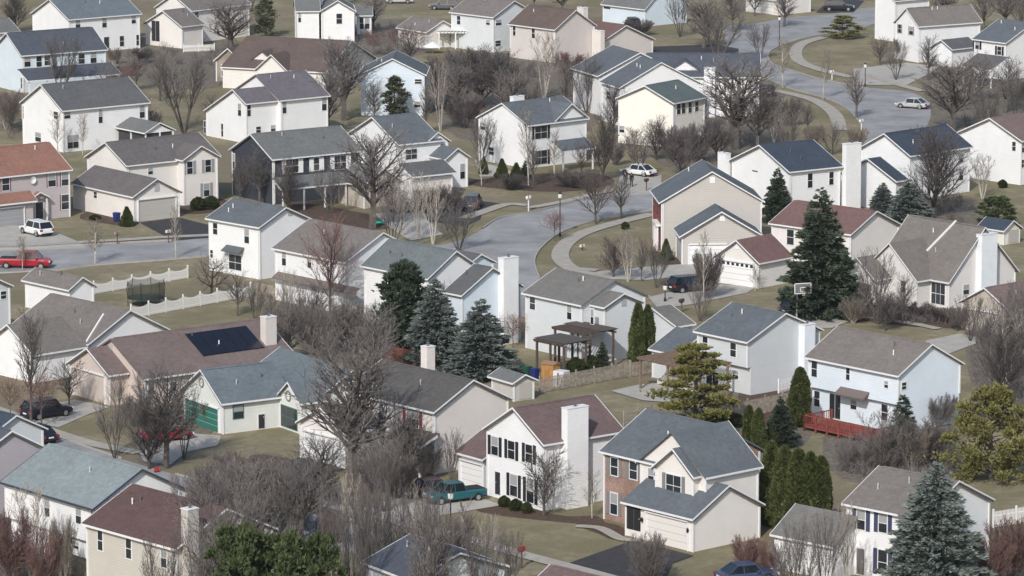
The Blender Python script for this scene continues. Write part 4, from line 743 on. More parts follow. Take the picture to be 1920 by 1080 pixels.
# ---------------------------------------------------------------- every tree, at its foot, its tip and its width
T = [
('vase',112,186,58,92,'spreading bare tree in front of the pale blue house with the navy roof'),
('vase',345,250,92,140,'pale bare tree with many stems rising behind the long brown-grey roof'),
('big',432,98,-8,120,'dark bare tree right of the cream house with the arched dark window'),
('big',645,226,58,118,'large dark bare tree left of the pale blue front-gabled house'),
('oval',702,232,150,48,'thin bare tree at the left wall of the pale blue front-gabled house'),
('small',655,66,28,40,'small bare tree in front of the annex of the white house with the cypress'),
('leafy',700,104,48,58,'reddish bare tree right of the cream gable, leftmost of its red row'),
('leafy',745,102,44,66,'reddish bare tree in the middle of the red row by the patio'),
('leafy',785,98,48,50,'reddish bare tree beside the white patio umbrella'),
('dense',945,208,88,110,'dense brown bare tree behind the white house with dark shuttered windows'),
('birch',1020,184,55,64,'pale bare tree under the beige house with brown roof'),
('vase',1100,212,95,72,'bare tree left of the two parallel slate roofs'),
('birch',826,245,112,44,'slender birch behind the white house with small front gable'),
('oval',800,250,150,36,'narrow grey bare tree right of the pale blue front-gabled house'),
('vase',1345,112,18,118,'broad tan bare tree behind the long slate roof'),
('big',1380,280,92,168,'big bare tree in front of the long slate-roofed house'),
('oval',1375,60,-30,70,'bare tree at the top edge behind the tan bare tree'),
('slim',1468,164,66,40,'small street tree on the verge below the top road'),
('slim',1543,186,92,34,'thin street tree with a pale trunk at the edge of the round lawn'),
('oval',1606,222,122,50,'small round bare tree beside the road bend'),
('big',1785,246,96,140,'large bare tree in front of the dark porch roof at the upper right'),
('oval',1884,212,100,84,'bare tree in front of the slate-roofed house at the upper right edge'),
('oval',1740,150,62,48,'narrow bare tree left of the slate-roofed house at the upper right'),
('dense',1752,408,228,140,'very dense dark bare tree hiding the navy-roofed house'),
('birch',1842,372,286,54,'pale bare tree against the bright white house at the right edge'),
('shrubdark',1262,300,232,60,'dark bare shrub at the foot of the cream blank gable'),
('shrubdark',1308,304,226,66,'dark bare shrub right of the cream blank gable'),
('birch',1452,268,178,52,'white-stemmed birch clump on the lawn by the road bend'),
('dense',1131,340,208,60,'dense dark bare tree right of the dark shuttered house'),
('slim',991,348,196,50,'tall slim bare tree in front of the dark shuttered house'),
('slim',1040,332,240,40,'shorter slim bare tree before the porch of the dark shuttered house'),
('small',1117,420,310,86,'round dark bare tree beside the street by the curved walk'),
('leafy',1040,452,388,58,'small reddish tree beside the street lamp at the curve'),
('big',699,428,226,156,'large bare tree in front of the charcoal house garage'),
('birch',756,442,330,40,'bare birch left of the clump above the slate roof'),
('birch',786,448,318,52,'bare birch in the middle of the clump above the slate roof'),
('birch',812,458,330,48,'leaning bare birch at the right end of the clump'),
('oval',488,384,272,66,'grey bare tree at the left end of the charcoal house'),
('small',450,375,290,36,'thin dark bare tree against the charcoal gable'),
('slim',903,348,262,36,'slim tree in the lawn right of the small side gable'),
('slim',178,494,405,48,'small white-trunked street tree between the road and the picket fence'),
('slim',42,507,440,34,'small street tree with a white trunk behind the red pickup'),
('slim',330,484,378,30,'slender street tree with a white trunk before the two-car garage'),
('apple',397,556,462,92,'gnarled dark bare tree in front of the arched awning'),
('oval',446,592,505,56,'bare tree at the right end of the lower picket fence'),
('vase',478,606,520,60,'many-stemmed bare tree right of the lower picket fence'),
('red',618,604,396,96,'reddish bare tree in front of the taupe roof'),
('vase',560,640,520,74,'grey bare tree behind the white chimney of the solar roof'),
('shrubgray',600,668,565,90,'grey thicket shrub below the white house with taupe roof'),
('shrubgray',655,660,560,70,'grey thicket shrub left of the dark pine'),
('birch',540,600,500,40,'pale bare tree at the corner of the white house with taupe roof'),
('big',663,914,604,232,'tallest bare tree, in front of the dark grey roof with red shutters'),
('big',312,878,668,128,'tall bare tree in front of the green garage door'),
('vase',345,862,720,70,'bare tree of several stems beside the green garage door'),
('oval',58,795,572,70,'slender bare tree in front of the taupe roof at the left'),
('leafy',78,800,684,100,'tree holding brown leaves over the parked black car'),
('leafy',20,790,690,60,'low tree holding brown leaves at the left edge'),
('small',1020,968,832,92,'small round bare tree in front of the black shuttered house'),
('slim',1110,972,880,34,'young bare tree between the white house and the brick house'),
('shrubgray',1215,1098,990,80,'bare bush beside the asphalt driveway at the bottom'),
('shrubred',1400,1072,998,66,'reddish bare bush at the corner of the brick and cream house'),
('shrubred',1440,1078,1015,50,'smaller reddish bare bush left of the white garage at the bottom'),
('vase',1490,1120,955,72,'bare tree at the left in front of the white garage at the bottom right'),
('vase',1545,1126,945,86,'bare tree at the right in front of the white garage at the bottom right'),
('birch',1590,1116,930,50,'pale bare tree before the navy shuttered wall'),
('vase',1645,608,462,92,'bare tree in front of the whitewashed wing'),
('oval',1692,606,505,50,'slim bare tree right of the whitewashed wing'),
('shrubtan',1600,606,556,56,'tan bare shrub before the dark open garage'),
('shrubgray',1670,604,560,60,'grey bare shrub under the tall multi-pane window'),
('shrubdark',1725,600,565,60,'dark bare shrub right of the tall multi-pane window'),
('vase',1855,702,560,92,'pale bare tree in front of the tan house, the nearest of three'),
('birch',1890,720,575,70,'pale bare tree in front of the tan house, the rightmost of three'),
('vase',1884,652,540,80,'pale bare tree in front of the tan garage door'),
('shrubgray',1612,880,826,66,'grey bare thicket bush behind the taupe roof, at the left of four'),
('shrubgray',1660,882,815,76,'grey bare thicket bush behind the taupe roof, second of four'),
('shrubtan',1710,884,790,70,'tan bare thicket bush left of the yellow-green pine'),
('shrubgray',1745,868,800,66,'grey bare thicket bush nearest the yellow-green pine'),
('birch',1178,528,425,52,'bare tree of several stems at the end of the curved walk'),
('oval',1203,527,440,34,'thin bare tree left of the beige garage'),
('slim',1320,566,428,30,'slender young tree beside the black car at the white garage'),
('vase',1312,602,520,56,'bare tree in front of the slate roof with pergola wing'),
('slim',1416,546,495,26,'tiny bare tree beside the white garage door'),
('shrubdark',1325,560,462,62,'dark shrub between the beige garage and the white garage'),
('shrubtan',12,242,168,52,'bare bush at the left edge beside the white gable'),
('shrubred',25,1096,950,96,'dense maroon bare bush at the bottom left corner'),
('shrubred',85,1100,985,80,'maroon bare bush in front of the white walled house at the bottom left'),
('birch',60,1090,900,80,'pale bare sapling rising over the maroon bushes'),
('shrubtan',120,1098,960,50,'tan bare bush at the corner between the two houses at the bottom left'),
('oval',1470,50,-20,60,'bare tree above the street lamp at the top'),
('oval',1845,60,-25,60,'bare tree at the top right, leftmost of the wood'),
('big',1885,55,-40,80,'bare tree at the top right, tallest of the wood'),
('oval',1915,70,-20,60,'bare tree at the top right corner'),
('leafy',962,652,575,62,'weeping reddish tree left of the pergola'),
('birch',925,604,520,66,'pale bare tree in front of the broad white chimney'),
('oval',320,20,-40,60,'bare tree at the top left behind the cream gable'),
('shrubdark',265,118,88,50,'dark shrub at the foot of the top left white house'),
('shrubtan',215,120,88,30,'tan shrub under the lower windows of the top left white house'),
('shrubgray',1058,300,255,40,'grey shrub below the wide front gable'),
('shrubdark',840,400,345,70,'dark bare shrub mass before the cream garage with the slate roof'),
('shrubdark',800,400,350,56,'dark bare shrub right of the charcoal house garage'),
('shrubgray',1155,310,262,40,'grey bare shrub at the left foot of the cream blank gable'),
('shrubgray',870,160,90,90,'grey-brown thicket behind the pale blue front-gabled house'),
('shrubdark',870,240,170,80,'dark thicket below the grey-brown thicket'),
('shrubdark',1060,250,190,60,'dark bushes above the ridge of the dark shuttered house'),
('shrubred',1065,140,95,60,'reddish bush below the beige house with brown roof'),
('shrubdark',1200,66,36,60,'dark bush at the corner of the pale wall at the top'),
('shrubgray',285,265,205,40,'bare bush behind the screened porch'),
('slim',108,292,205,30,'thin bare tree against the white gable with the dark grey roof'),
('slim',155,290,210,34,'thin bare tree before the white front wall of the dark grey roofed house'),
('shrubgray',1480,236,180,50,'grey bare bush on the lawn inside the road bend'),
('shrubtan',1525,290,232,40,'tan bush behind the navy roof'),
('shrubtan',1605,280,235,44,'tan bush beside the tall white chimney'),
('shrubgray',1690,110,70,40,'bare bush below the taupe roof with maroon shutters'),
('shrubdark',1905,190,150,50,'dark bush at the right edge below the porch roof'),
('shrubgray',1795,620,570,40,'bare bush left of the tan garage'),
('shrubgray',1760,800,735,70,'bare bush by the pale blue gable wall'),
('shrubgray',400,1010,860,90,'grey bare thicket right of the red-brown roof'),
('shrubgray',450,1000,862,90,'grey bare thicket behind the dark green pines'),
('shrubgray',500,985,858,90,'grey bare thicket in the lawn below the asphalt driveway'),
('shrubtan',545,1000,880,80,'tan bare thicket at the left of the lower driveway'),
('shrubgray',430,940,838,80,'grey bare thicket below the white cottage'),
('shrubgray',385,1060,905,80,'grey bare thicket in front of the beige chimney'),
('vase',345,1070,870,84,'tall bare tree over the red-brown roof'),
('vase',620,1120,890,60,'bare sapling at the left of the bottom row'),
('birch',655,1100,880,50,'pale bare sapling left of the navy roof at the bottom'),
('vase',700,1130,895,60,'bare sapling before the lower driveway mouth'),
('vase',740,1126,880,70,'bare sapling in front of the teal pickup'),
('birch',780,1120,900,50,'pale bare sapling over the ridge of the bottom navy roof'),
('vase',815,1130,885,60,'bare sapling left of the dark lamp post at the bottom'),
('oval',860,1112,960,60,'bare tree right of the dark lamp post at the bottom'),
('shrubgray',720,1120,985,110,'bare bush before the bottom navy roof'),
('shrubgray',800,1130,990,100,'grey bush at the foot of the bottom navy roof'),
('shrubdark',742,935,845,90,'dark bare bush in front of the corner porch'),
('shrubgray',700,925,830,80,'grey bare bush at the foot of the tallest bare tree'),
('shrubgray',800,900,830,60,'grey bare bush by the porch post of the maroon shuttered house'),
('shrubred',625,1020,965,60,'reddish bare bush beside the bottom street'),
('shrubtan',400,800,740,60,'tan bush by the peach house corner'),
('shrubgray',255,800,735,60,'grey bare bush on the lawn beside the peach garage'),
('vase',275,790,690,60,'bare tree before the porch of the peach house'),
('big',395,1130,868,190,'grey bare tree over the end of the red-brown roof at the bottom left'),
('vase',450,1090,862,130,'wide grey bare tree behind the bottom pines, the left one'),
('vase',520,1060,850,130,'wide grey bare tree behind the bottom pines, the right one'),
('big',565,1010,846,130,'grey bare tree below the dark asphalt driveway'),
('vase',360,1000,880,90,'grey bare tree right of the pale teal roof gable'),
('dense',905,200,82,110,'brown bare tree left of the dense brown one, behind the dark shuttered house'),
('big',858,212,110,90,'brown bare tree right of the narrow grey one in the middle back garden'),
('dense',560,130,70,60,'dark bare tree before the brown roof at the top'),
('big',598,150,78,70,'dark bare tree at the right end of the brown roof'),
('oval',255,170,100,50,'bare tree behind the navy porch roof'),
('oval',300,190,92,44,'pale bare tree left of the many-stemmed pale tree'),
('small',20,250,165,56,'round bare tree at the left edge beside the white gable'),
('vase',1300,262,168,80,'bare tree before the green-grey roof'),
('big',1420,286,150,100,'bare tree right of the big one before the long slate-roofed house'),
('dense',1345,300,215,70,'dark round bare tree below the big bare tree'),
('dense',1275,330,240,80,'dark round bare tree left of the slate roof with twin gables'),
('oval',1225,240,190,30,'thin bare tree against the cream wall'),
('small',1190,300,235,50,'bare tree over the foot of the cream gable'),
('vase',1680,150,76,60,'bare tree left of the wood below the taupe roof'),
('big',1840,190,95,70,'bare tree over the dark porch roof at the upper right'),
('vase',1905,240,140,60,'bare tree at the right edge above the brown roof'),
('oval',1810,200,110,50,'thin bare tree between the two big ones at the upper right'),
('big',1770,40,-40,70,'bare tree behind the taupe roof at the top right'),
('oval',1360,30,-60,60,'bare tree at the top edge right of the pale wall'),
('oval',1555,20,-70,50,'bare tree behind the black van at the top'),
('big',700,60,-20,60,'bare tree above the reddish row at the top'),
('oval',640,10,-60,50,'bare tree behind the white house with the cypress'),
('vase',565,560,455,50,'bare tree at the white front wall of the taupe roof'),
('big',840,640,520,60,'bare tree behind the blue-grey spruces'),
('birch',900,570,470,50,'pale bare tree in front of the pale stepped house'),
('vase',690,640,560,60,'bare tree left of the dark pine before the white wall'),
('vase',640,640,540,70,'bare tree with many stems behind the tallest bare tree'),
('oval',590,640,520,60,'narrow bare tree behind the grey thicket'),
('big',760,905,760,110,'spreading bare tree before the maroon shutters'),
('vase',845,905,800,60,'bare tree at the blank beige side wall'),
('vase',690,1010,880,60,'bare sapling at the lower drive edge, in front of the asphalt drive'),
('slim',870,1060,930,40,'slim bare tree right of the lamp post at the bottom'),
('birch',915,1100,960,60,'pale bare tree over the pale gable at the bottom'),
('vase',960,1120,985,60,'bare tree over the right slope at the bottom'),
('vase',1760,870,770,80,'bare tree left of the big yellow-green pine'),
('big',1700,884,780,80,'bare tree behind the taupe roof with navy shutters'),
('vase',1588,884,826,50,'bare tree right of the columnar row'),
('shrubred',1900,1090,960,110,'reddish bare bush at the bottom right corner'),
('shrubred',1860,1100,1000,80,'reddish bare bush right of the huge blue spruce'),
('shrubgray',1830,810,740,50,'bare bush behind the yellow-green pine'),
('big',1910,700,560,110,'big bare tree at the right edge in front of the tan house'),
('vase',1820,640,545,60,'bare tree left of the tan garage door'),
('small',1625,600,520,50,'small bare tree beside the dark open garage'),
('shrubdark',1770,604,575,50,'dark clipped shrub left of the tan house'),
('vase',220,780,690,50,'bare tree right of the peach garage door'),
('small',130,760,670,70,'small tree holding few brown leaves before the peach garage'),
('shrubtan',440,790,740,50,'low bush at the wall between green garage door and bay'),
('small',735,395,330,60,'dark low bare tree in front of the charcoal garage'),
('oval',1000,350,255,34,'bare sapling between the cone evergreens and the slim trees'),
('shrubdark',960,356,325,60,'dark low shrub in the bed of the dark shuttered house, the left one'),
('shrubdark',1070,352,318,70,'dark low shrub in the bed of the dark shuttered house, the right one'),
('oval',1165,410,330,50,'bare tree behind the round dark one on the kerb'),
('small',1090,330,262,36,'low bare tree at the porch of the dark shuttered house'),
('vase',902,312,212,74,'bare tree behind the small side gable'),
('vase',470,22,-40,60,'bare tree at the top edge between the cream gable and the cypress house'),
('dense',30,60,-20,60,'dark bare tree at the top left corner'),
('oval',95,60,-10,40,'bare tree behind the left gable of the top left white house'),
('vase',900,30,-60,70,'bare tree above the ridge of the grey house at the top'),
('oval',1000,20,-50,50,'bare tree above the brown roof at the top'),
('big',1055,30,-60,70,'bare tree left of the pale wall at the top'),
('vase',1275,70,-20,60,'bare tree on the lawn right of the pale wall at the top'),
('big',1320,90,-10,90,'big bare tree on the upper lawn, left of the tan one'),
('small',1415,30,-40,60,'round bare tree above the road at the top'),
('vase',1425,110,40,60,'bare tree over the right end of the long slate roof'),
('oval',1515,250,190,36,'bare sapling in the inner lawn of the road bend'),
('vase',1560,290,225,60,'bare tree over the ridge of the navy roof'),
('small',1650,122,66,44,'round bare tree under the bright white house'),
('vase',1850,250,160,70,'bare tree over the lawn between the brown roof and the dark porch roof'),
('big',1900,140,60,80,'bare tree over the slate roof at the upper right edge'),
('vase',1000,235,140,60,'bare tree behind the ridge of the dark shuttered house'),
('big',960,240,120,90,'broad bare tree behind the blue-grey roof with the low white chimney'),
('oval',1060,215,110,44,'bare tree between the pale one and the slate roofs'),
('dense',1150,250,150,50,'dark bare tree at the left wall of the stepped slate roofs'),
('vase',1200,330,250,70,'bare tree above the white car'),
('dense',1230,300,215,60,'dark bare tree below the cream gable'),
('vase',1480,300,200,70,'bare tree with tangled limbs above the navy roof'),
('big',615,250,120,70,'bare tree between the mauve roof and the pale blue front gable'),
('dense',820,190,100,70,'dark bare tree right of the pale blue front gable'),
('oval',770,130,40,60,'bare tree over the parasol'),
('vase',215,200,110,70,'bare tree in the garden right of the navy porch roof'),
('big',260,260,160,70,'bare tree right of the screened porch roof'),
('oval',400,250,170,44,'bare tree at the left white wall of the stepped mauve roof'),
('dense',540,400,290,60,'dark low bare tree before the porch of the charcoal house'),
('vase',620,400,300,70,'bare tree before the right end of the charcoal house porch'),
('dense',760,330,250,60,'dark bare tree before the slate roof with the small front gable'),
('vase',735,470,350,80,'bare tree with many stems left of the birch clump'),
('vase',860,470,370,90,'wide bare tree leaning over the street right of the birch clump'),
('oval',510,640,540,50,'bare tree left of the white chimney of the solar roof'),
('big',545,680,560,110,'bare tree right of the white chimney of the solar roof'),
('vase',610,720,600,90,'bare tree behind the ridge of the white cottage'),
('big',700,720,570,110,'tall bare tree before the dark pine'),
('dense',280,880,740,110,'dark bare tree before the red car'),
('vase',215,860,740,80,'bare tree over the pavement at the left, before the peach house'),
('big',600,960,800,120,'broad bare tree over the dark asphalt driveway'),
('vase',720,960,800,110,'many-stemmed bare tree right of the tallest bare tree'),
('big',480,1010,840,150,'broad grey bare tree in the middle of the lower left thicket'),
('vase',420,1040,860,120,'many-stemmed bare tree at the left of the lower left thicket'),
('vase',690,1150,905,110,'wide bare tree over the left slope of the navy roof at the bottom'),
('vase',780,1160,900,110,'wide bare tree over the right slope of the navy roof at the bottom'),
('dense',870,1130,950,80,'dark bare tree over the pale gable at the bottom'),
('vase',1650,880,760,110,'bare tree in the middle of the thicket behind the taupe roof'),
('dense',1730,880,780,90,'dark bare tree in the thicket beside the huge spruce tip'),
('dense',1880,760,600,100,'dark bare tree above the yellow-green pine'),
('vase',1920,640,520,90,'pale bare tree at the right edge over the tan roof'),
('dense',1660,620,540,70,'dark bare tree at the corner of the whitewashed house'),
('vase',1230,540,450,60,'bare tree before the corner of the beige garage'),
('dense',1150,520,440,60,'dark low bare tree by the end of the curved walk'),
('big',420,1210,905,150,'bare tree rising from below the frame before the beige chimney'),
('vase',380,1230,940,120,'bare tree of several stems rising from below the frame before the yellow-cream wall'),
('big',470,1180,880,160,'bare tree rising from below the frame behind the bottom pine tops'),
('vase',300,1215,985,100,'bare tree rising from below the frame before the cream-walled house at the bottom left'),
('big',810,1230,925,120,'bare tree rising from below the frame before the navy roof'),
('vase',900,1220,960,110,'bare tree rising from below the frame before the pale gable'),
('vase',660,1220,905,90,'bare tree rising from below the frame left of the navy roof'),
('vase',1480,1220,985,120,'bare tree rising from below the frame before the white garage'),
# evergreens
('darkpine',758,664,484,112,'dark green pine, the leftmost of three evergreens behind the white cottage roof'),
('blue',816,694,520,108,'blue-grey spruce between the dark pine and the other blue spruce',0),
('blue',903,708,560,126,'broad blue-grey spruce left of the brown pergola',1),
('spruce',1537,592,352,134,'tall dark spruce beside the basketball hoop'),
('spruce',1457,418,314,56,'small dark spruce at the white house with the navy roof'),
('blue',1655,404,342,52,'small blue spruce at the left of a pair below the navy-roofed wing',0),
('blue',1703,414,336,80,'small blue spruce at the right of a pair below the navy-roofed wing',1),
('mound',1870,424,366,84,'low dark evergreen behind the barn-shaped shed'),
('blue',1752,1112,862,176,'huge blue spruce in front of the navy shuttered house',0),
('yellowpine',1302,806,640,172,'open yellow-green pine in front of the pergola patio',0),
('yellowpine',1858,902,716,196,'big yellow-green pine at the right edge',1),
('arbor',1196,694,564,32,'tall columnar evergreen, the left of two beside the pale grey wall',0),
('arbor',1214,690,568,30,'tall columnar evergreen, the right of two beside the pale grey wall',1),
('arbor',1499,800,685,42,'single columnar evergreen left of the red deck',1),
('arbor',1404,842,757,26,'short columnar evergreen, the left of two behind the slate roof',0),
('arbor',1422,848,762,28,'short columnar evergreen, the right of two behind the slate roof',1),
('arbor',1446,985,822,46,'big columnar evergreen, first from the left in the row by the cream wall',0),
('arbor',1469,995,830,50,'big columnar evergreen, second in the row by the cream wall',1),
('arbor',1495,1000,836,52,'big columnar evergreen, third in the row by the cream wall',0),
('arbor',1518,1002,842,50,'big columnar evergreen, fourth in the row by the cream wall',1),
('arbor',1538,1000,850,42,'big columnar evergreen, last in the row by the cream wall',0),
('spruce',1464,838,742,60,'dark spruce between the columnar evergreens'),
('fir',1692,862,737,66,'grey-green fir in front of the pale blue gable wall'),
('cone',238,424,386,30,'clipped cone shrub beside the blue bin'),
('cone',1249,488,446,26,'clipped cone shrub beside the beige garage'),
('cone',907,327,292,20,'small cone evergreen, the leftmost of three by the dark shuttered house'),
('cone',941,334,296,28,'small cone evergreen, the middle of three by the dark shuttered house'),
('cone',968,335,304,26,'small cone evergreen, the rightmost of three by the dark shuttered house'),
('arbor',612,68,20,34,'broad dark cypress against the white gable at the top'),
('olive',741,224,140,56,'variegated pale pine against the pale blue front gable'),
('olive',498,70,-10,48,'olive green evergreen left of the broad white chimney at the top'),
('yellowpine',1581,72,28,80,'yellow-green pine at the top by the bright white house',0),
('mound',455,1268,972,185,'dark green pine at the bottom, the left of three'),
('mound',535,1262,985,170,'dark green pine at the bottom, the middle of three'),
('mound',603,1256,988,120,'dark green pine at the bottom, the right of three'),
('fir',1129,694,640,30,'small fir between the pergola and the tall columnar evergreens'),
('ball',1080,706,668,40,'dark round evergreen shrub behind the wooden fence, left of the fir'),
('ball',1108,700,664,40,'dark round evergreen shrub behind the wooden fence, beside the fir'),
('ball',945,950,928,24,'round clipped bush, the leftmost of three by the white chimney house'),
('ball',967,957,934,26,'round clipped bush, the middle of three by the white chimney house'),
('ball',988,962,940,22,'round clipped bush, the rightmost of three by the white chimney house'),
('ball',372,394,368,32,'clipped hedge bush before the shuttered lower window, left one'),
('ball',396,392,366,32,'clipped hedge bush before the shuttered lower window, right one'),
('ball',1880,352,336,18,'round dark bush at the foot of the bright white house'),
('ball',1330,812,770,60,'golden bush under the open yellow-green pine'),
('ball',1370,800,772,50,'low bush between the pine and the fence'),
('ball',1450,840,800,36,'dark bush at the end of the fence'),
('fir',985,338,300,20,'tiny fir in the bed of the dark shuttered house'),
('ball',1172,430,415,16,'little round bush on the curved lawn'),
('ball',178,412,402,22,'low bush at the wall of the two-car garage'),
]
for t in T: plant(*t[:6], v=t[6] if len(t) > 6 else None)
for k_, lst_ in HAB.items():
    for i_, (s_, w_) in enumerate(lst_):
        if (k_, i_) not in USED: kill(s_)
# ---------------------------------------------------------------- undergrowth: low twigs and dry stems nobody could count
def brush(polys, m, n, hgt, seed, name='undergrowth'):
    rg = random.Random(seed); mb = MB()
    for pts, k in polys:
        P = [G(*p) for p in pts]; x0, x1 = min(p.x for p in P), max(p.x for p in P); y0, y1 = min(p.y for p in P), max(p.y for p in P)
        c = 0; tries = 0
        while c < k and tries < k * 20:
            tries += 1; x, y = rg.uniform(x0, x1), rg.uniform(y0, y1); ins = False
            for i in range(len(P)):
                a, b = P[i-1], P[i]
                if (a.y > y) != (b.y > y) and x < (b.x - a.x) * (y - a.y) / (b.y - a.y) + a.x: ins = not ins
            if not ins: continue
            c += 1; s = rg.uniform(.5, 1.2) * hgt
            for j in range(n):
                a = rg.random() * 6.28; t = rg.uniform(.15, .9); q = Vector((math.cos(a) * t, math.sin(a) * t, 1)).normalized() * s * rg.uniform(.5, 1)
                p0 = Vector((x + rg.uniform(-.4, .4), y + rg.uniform(-.4, .4), 0)); mb.tube(p0, p0 + q, .02, .008, 3)
                for u in range(3):
                    b0 = p0 + q * rg.uniform(.3, .9); d = Vector((rg.uniform(-1, 1), rg.uniform(-1, 1), rg.uniform(.2, 1.2))).normalized() * s * .3; mb.tube(b0, b0 + d, .01, .005, 3)
    o = mb.build(name, m, fix=False); tag(o, kind='stuff', label=None); return o
B1 = [([(230,80),(430,60),(420,160),(250,150)], 50), ([(800,120),(1100,110),(1130,230),(860,260)], 110), ([(1230,210),(1450,160),(1450,300),(1240,310)], 80),
      ([(1740,90),(1920,100),(1920,230),(1760,240)], 90), ([(640,50),(800,50),(800,105),(660,105)], 60), ([(1685,380),(1820,370),(1830,460),(1700,460)], 50)]
B2 = [([(530,570),(700,570),(700,670),(560,650)], 55), ([(1560,832),(1640,826),(1780,815),(1800,900),(1580,900)], 100), ([(1820,600),(1920,600),(1960,780),(1830,740)], 110),
      ([(380,980),(480,870),(640,925),(620,985),(500,1080),(380,1080)], 80), ([(-20,980),(130,980),(120,1110),(-20,1110)], 70), ([(1555,565),(1700,575),(1810,612),(1700,612),(1580,600)], 60),
      ([(640,340),(760,350),(840,380),(820,402),(700,398)], 50), ([(0,180),(60,180),(60,260),(0,260)], 30)]
tag(brush(B1, TW['dark'], 12, 1.5, 3), label='dark brown undergrowth and low twigs in the far back gardens', cat='undergrowth')
tag(brush(B2, TW['gray'], 12, 1.5, 4), label='grey undergrowth and low twigs in the near back gardens', cat='undergrowth')
# dry tufts over every lawn near the camera
# ---------------------------------------------------------------- vehicles
RUB = mat('tyre_rubber', (.02,.02,.021), .8); RIM = mat('wheel_rim', (.42,.43,.45), .35, metal=.6); CGL = mat('car_glass', (.012,.015,.02), .08, spec=.8)
HL = mat('headlight_glass', (.75,.76,.78), .2); TL = mat('tail_light', (.30,.02,.02), .3); BLK = mat('black_plastic', (.02,.02,.022), .6)
def paint(k, c): return mat('car_paint_' + k, c, .28, spec=.6)
def loft(mb, secs, mi=0):
    n = len(secs[0]); o = [p for s in secs for p in s]; f = []
    for i in range(len(secs) - 1):
        for j in range(n): f.append((i*n+j, i*n+(j+1) % n, (i+1)*n+(j+1) % n, (i+1)*n+j))
    f += [tuple(range(n))[::-1], tuple(range((len(secs)-1)*n, len(secs)*n))]
    mb.add(o, f, mi)
def vehicle(kind, px, py, ang, col, colname, label, name, cat, ln=None):
    """ang: heading in degrees in the world (0 = to the right); px, py: ground under the middle"""
    p = G(px, py); root = thing(name, label, cat, p, R(ang), 'vehicles parked in drives and streets')
    pm = paint(colname, col)
    D = dict(suv=(4.7, 1.88, 1.70, .78), sedan=(4.7, 1.82, 1.45, .70), hatch=(4.3, 1.8, 1.5, .72), van=(5.0, 1.95, 1.78, .80), pickup=(5.6, 1.95, 1.82, .86))[kind]
    L, W, H, gc = D; hl = L / 2; hw = W / 2; belt = H * .60
    # lower body: stations along the length (x, half width, bottom, top)
    if kind == 'pickup': st = [(-hl, .94, .50, .98), (-hl + .1, .98, .42, 1.08), (.35, 1, .34, 1.1), (hl - 1.5, 1, .34, 1.1), (hl - .6, .98, .36, 1.02), (hl - .1, .9, .42, .92), (hl, .82, .5, .8)]
    else: st = [(-hl, .82, .45, belt * .82), (-hl + .12, .92, .36, belt * .98), (-hl + .8, 1, .28, belt), (hl - 1.5, 1, .28, belt * .99), (hl - .6, .97, .3, belt * .88), (hl - .12, .88, .34, belt * .76), (hl, .76, .42, belt * .62)]
    secs = []
    for x, k, z0, z1 in st:
        h = hw * k; secs.append([(x, -h * .92, z0), (x, -h, z0 + .12), (x, -h, z1 - .16), (x, -h * .9, z1), (x, h * .9, z1), (x, h, z1 - .16), (x, h, z0 + .12), (x, h * .92, z0)])
    mb = MB(); loft(mb, secs); body = mb.build('body', pm, root, smooth=False)
    # cabin: glass house with a painted roof
    if kind == 'pickup': xs = (-.75, -.45, 1.1, 1.75)
    elif kind == 'sedan': xs = (-hl + .55, -hl + 1.35, .45, hl - 1.45)
    else: xs = (-hl + .08, -hl + .5, .55, hl - 1.35)
    zb = belt - .02 if kind != 'pickup' else 1.08
    gh = MB(); gh.add([(xs[0], -hw*.93, zb), (xs[3], -hw*.93, zb), (xs[3], hw*.93, zb), (xs[0], hw*.93, zb), (xs[1], -hw*.74, H - .05), (xs[2], -hw*.74, H - .05), (xs[2], hw*.74, H - .05), (xs[1], hw*.74, H - .05)],
        [(0,3,2,1),(4,5,6,7),(0,1,5,4),(1,2,6,5),(2,3,7,6),(3,0,4,7)]); gh.build('window', CGL, root)
    rf = MB(); loft(rf, [[(xs[1] + a, -hw*.75*b, H - .06), (xs[1] + a, -hw*.7*b, H), (xs[1] + a, hw*.7*b, H), (xs[1] + a, hw*.75*b, H - .06)] for a, b in ((-.06, .93), (.15, 1), (xs[2] - xs[1] - .1, 1), (xs[2] - xs[1] + .05, .93))])
    rf.build('car_roof', pm, root)
    for s in (-1, 1):                                          # pillars
        for (a, b) in ((xs[0], xs[1]), (xs[3], xs[2]), ((xs[0] + xs[3]) / 2 - .1,) * 2):
            q = MB(); q.tube((a, s * hw * .935, zb), (b, s * hw * .745, H - .04), .05, .045, 4, cap=True); q.build('pillar', pm, root)
        q = MB(); q.box(xs[3] - .45, s * hw - .0, zb + .02, xs[3] - .25, s * (hw + .17), zb + .18) if s > 0 else q.box(xs[3] - .45, s * (hw + .17), zb + .02, xs[3] - .25, s * hw, zb + .18); q.build('mirror', pm, root)
        hz = belt * .68 if kind != 'pickup' else .82
        q = MB(); y0, y1 = sorted((s * hw * .5, s * hw * .84)); q.box(hl - .14, y0, hz - .09, hl - .01, y1, hz + .08); q.build('headlight', HL, root)
        y0, y1 = sorted((s * hw * .62, s * hw * .93)); q = MB(); q.box(-hl - .015, y0, hz, -hl + .14, y1, hz + .22); q.build('tail_light', TL, root)
    q = MB(); q.box(hl - .2, -hw * .45, .48, hl + .012, hw * .45, .66); q.build('grille', BLK, root)
    q = MB(); q.box(-hl - .02, -.26, .58, -hl + .1, .26, .70); q.build('number_plate', HL, root)
    q = MB(); q.box(-hl - .03, -hw * .8, .34, -hl + .2, hw * .8, .48); q.build('bumper', BLK, root)
    if kind == 'pickup':
        q = MB(); q.box(-hl + .14, -hw * .8, 1.082, -.82, hw * .8, 1.12); q.build('bed_cover', BLK, root)
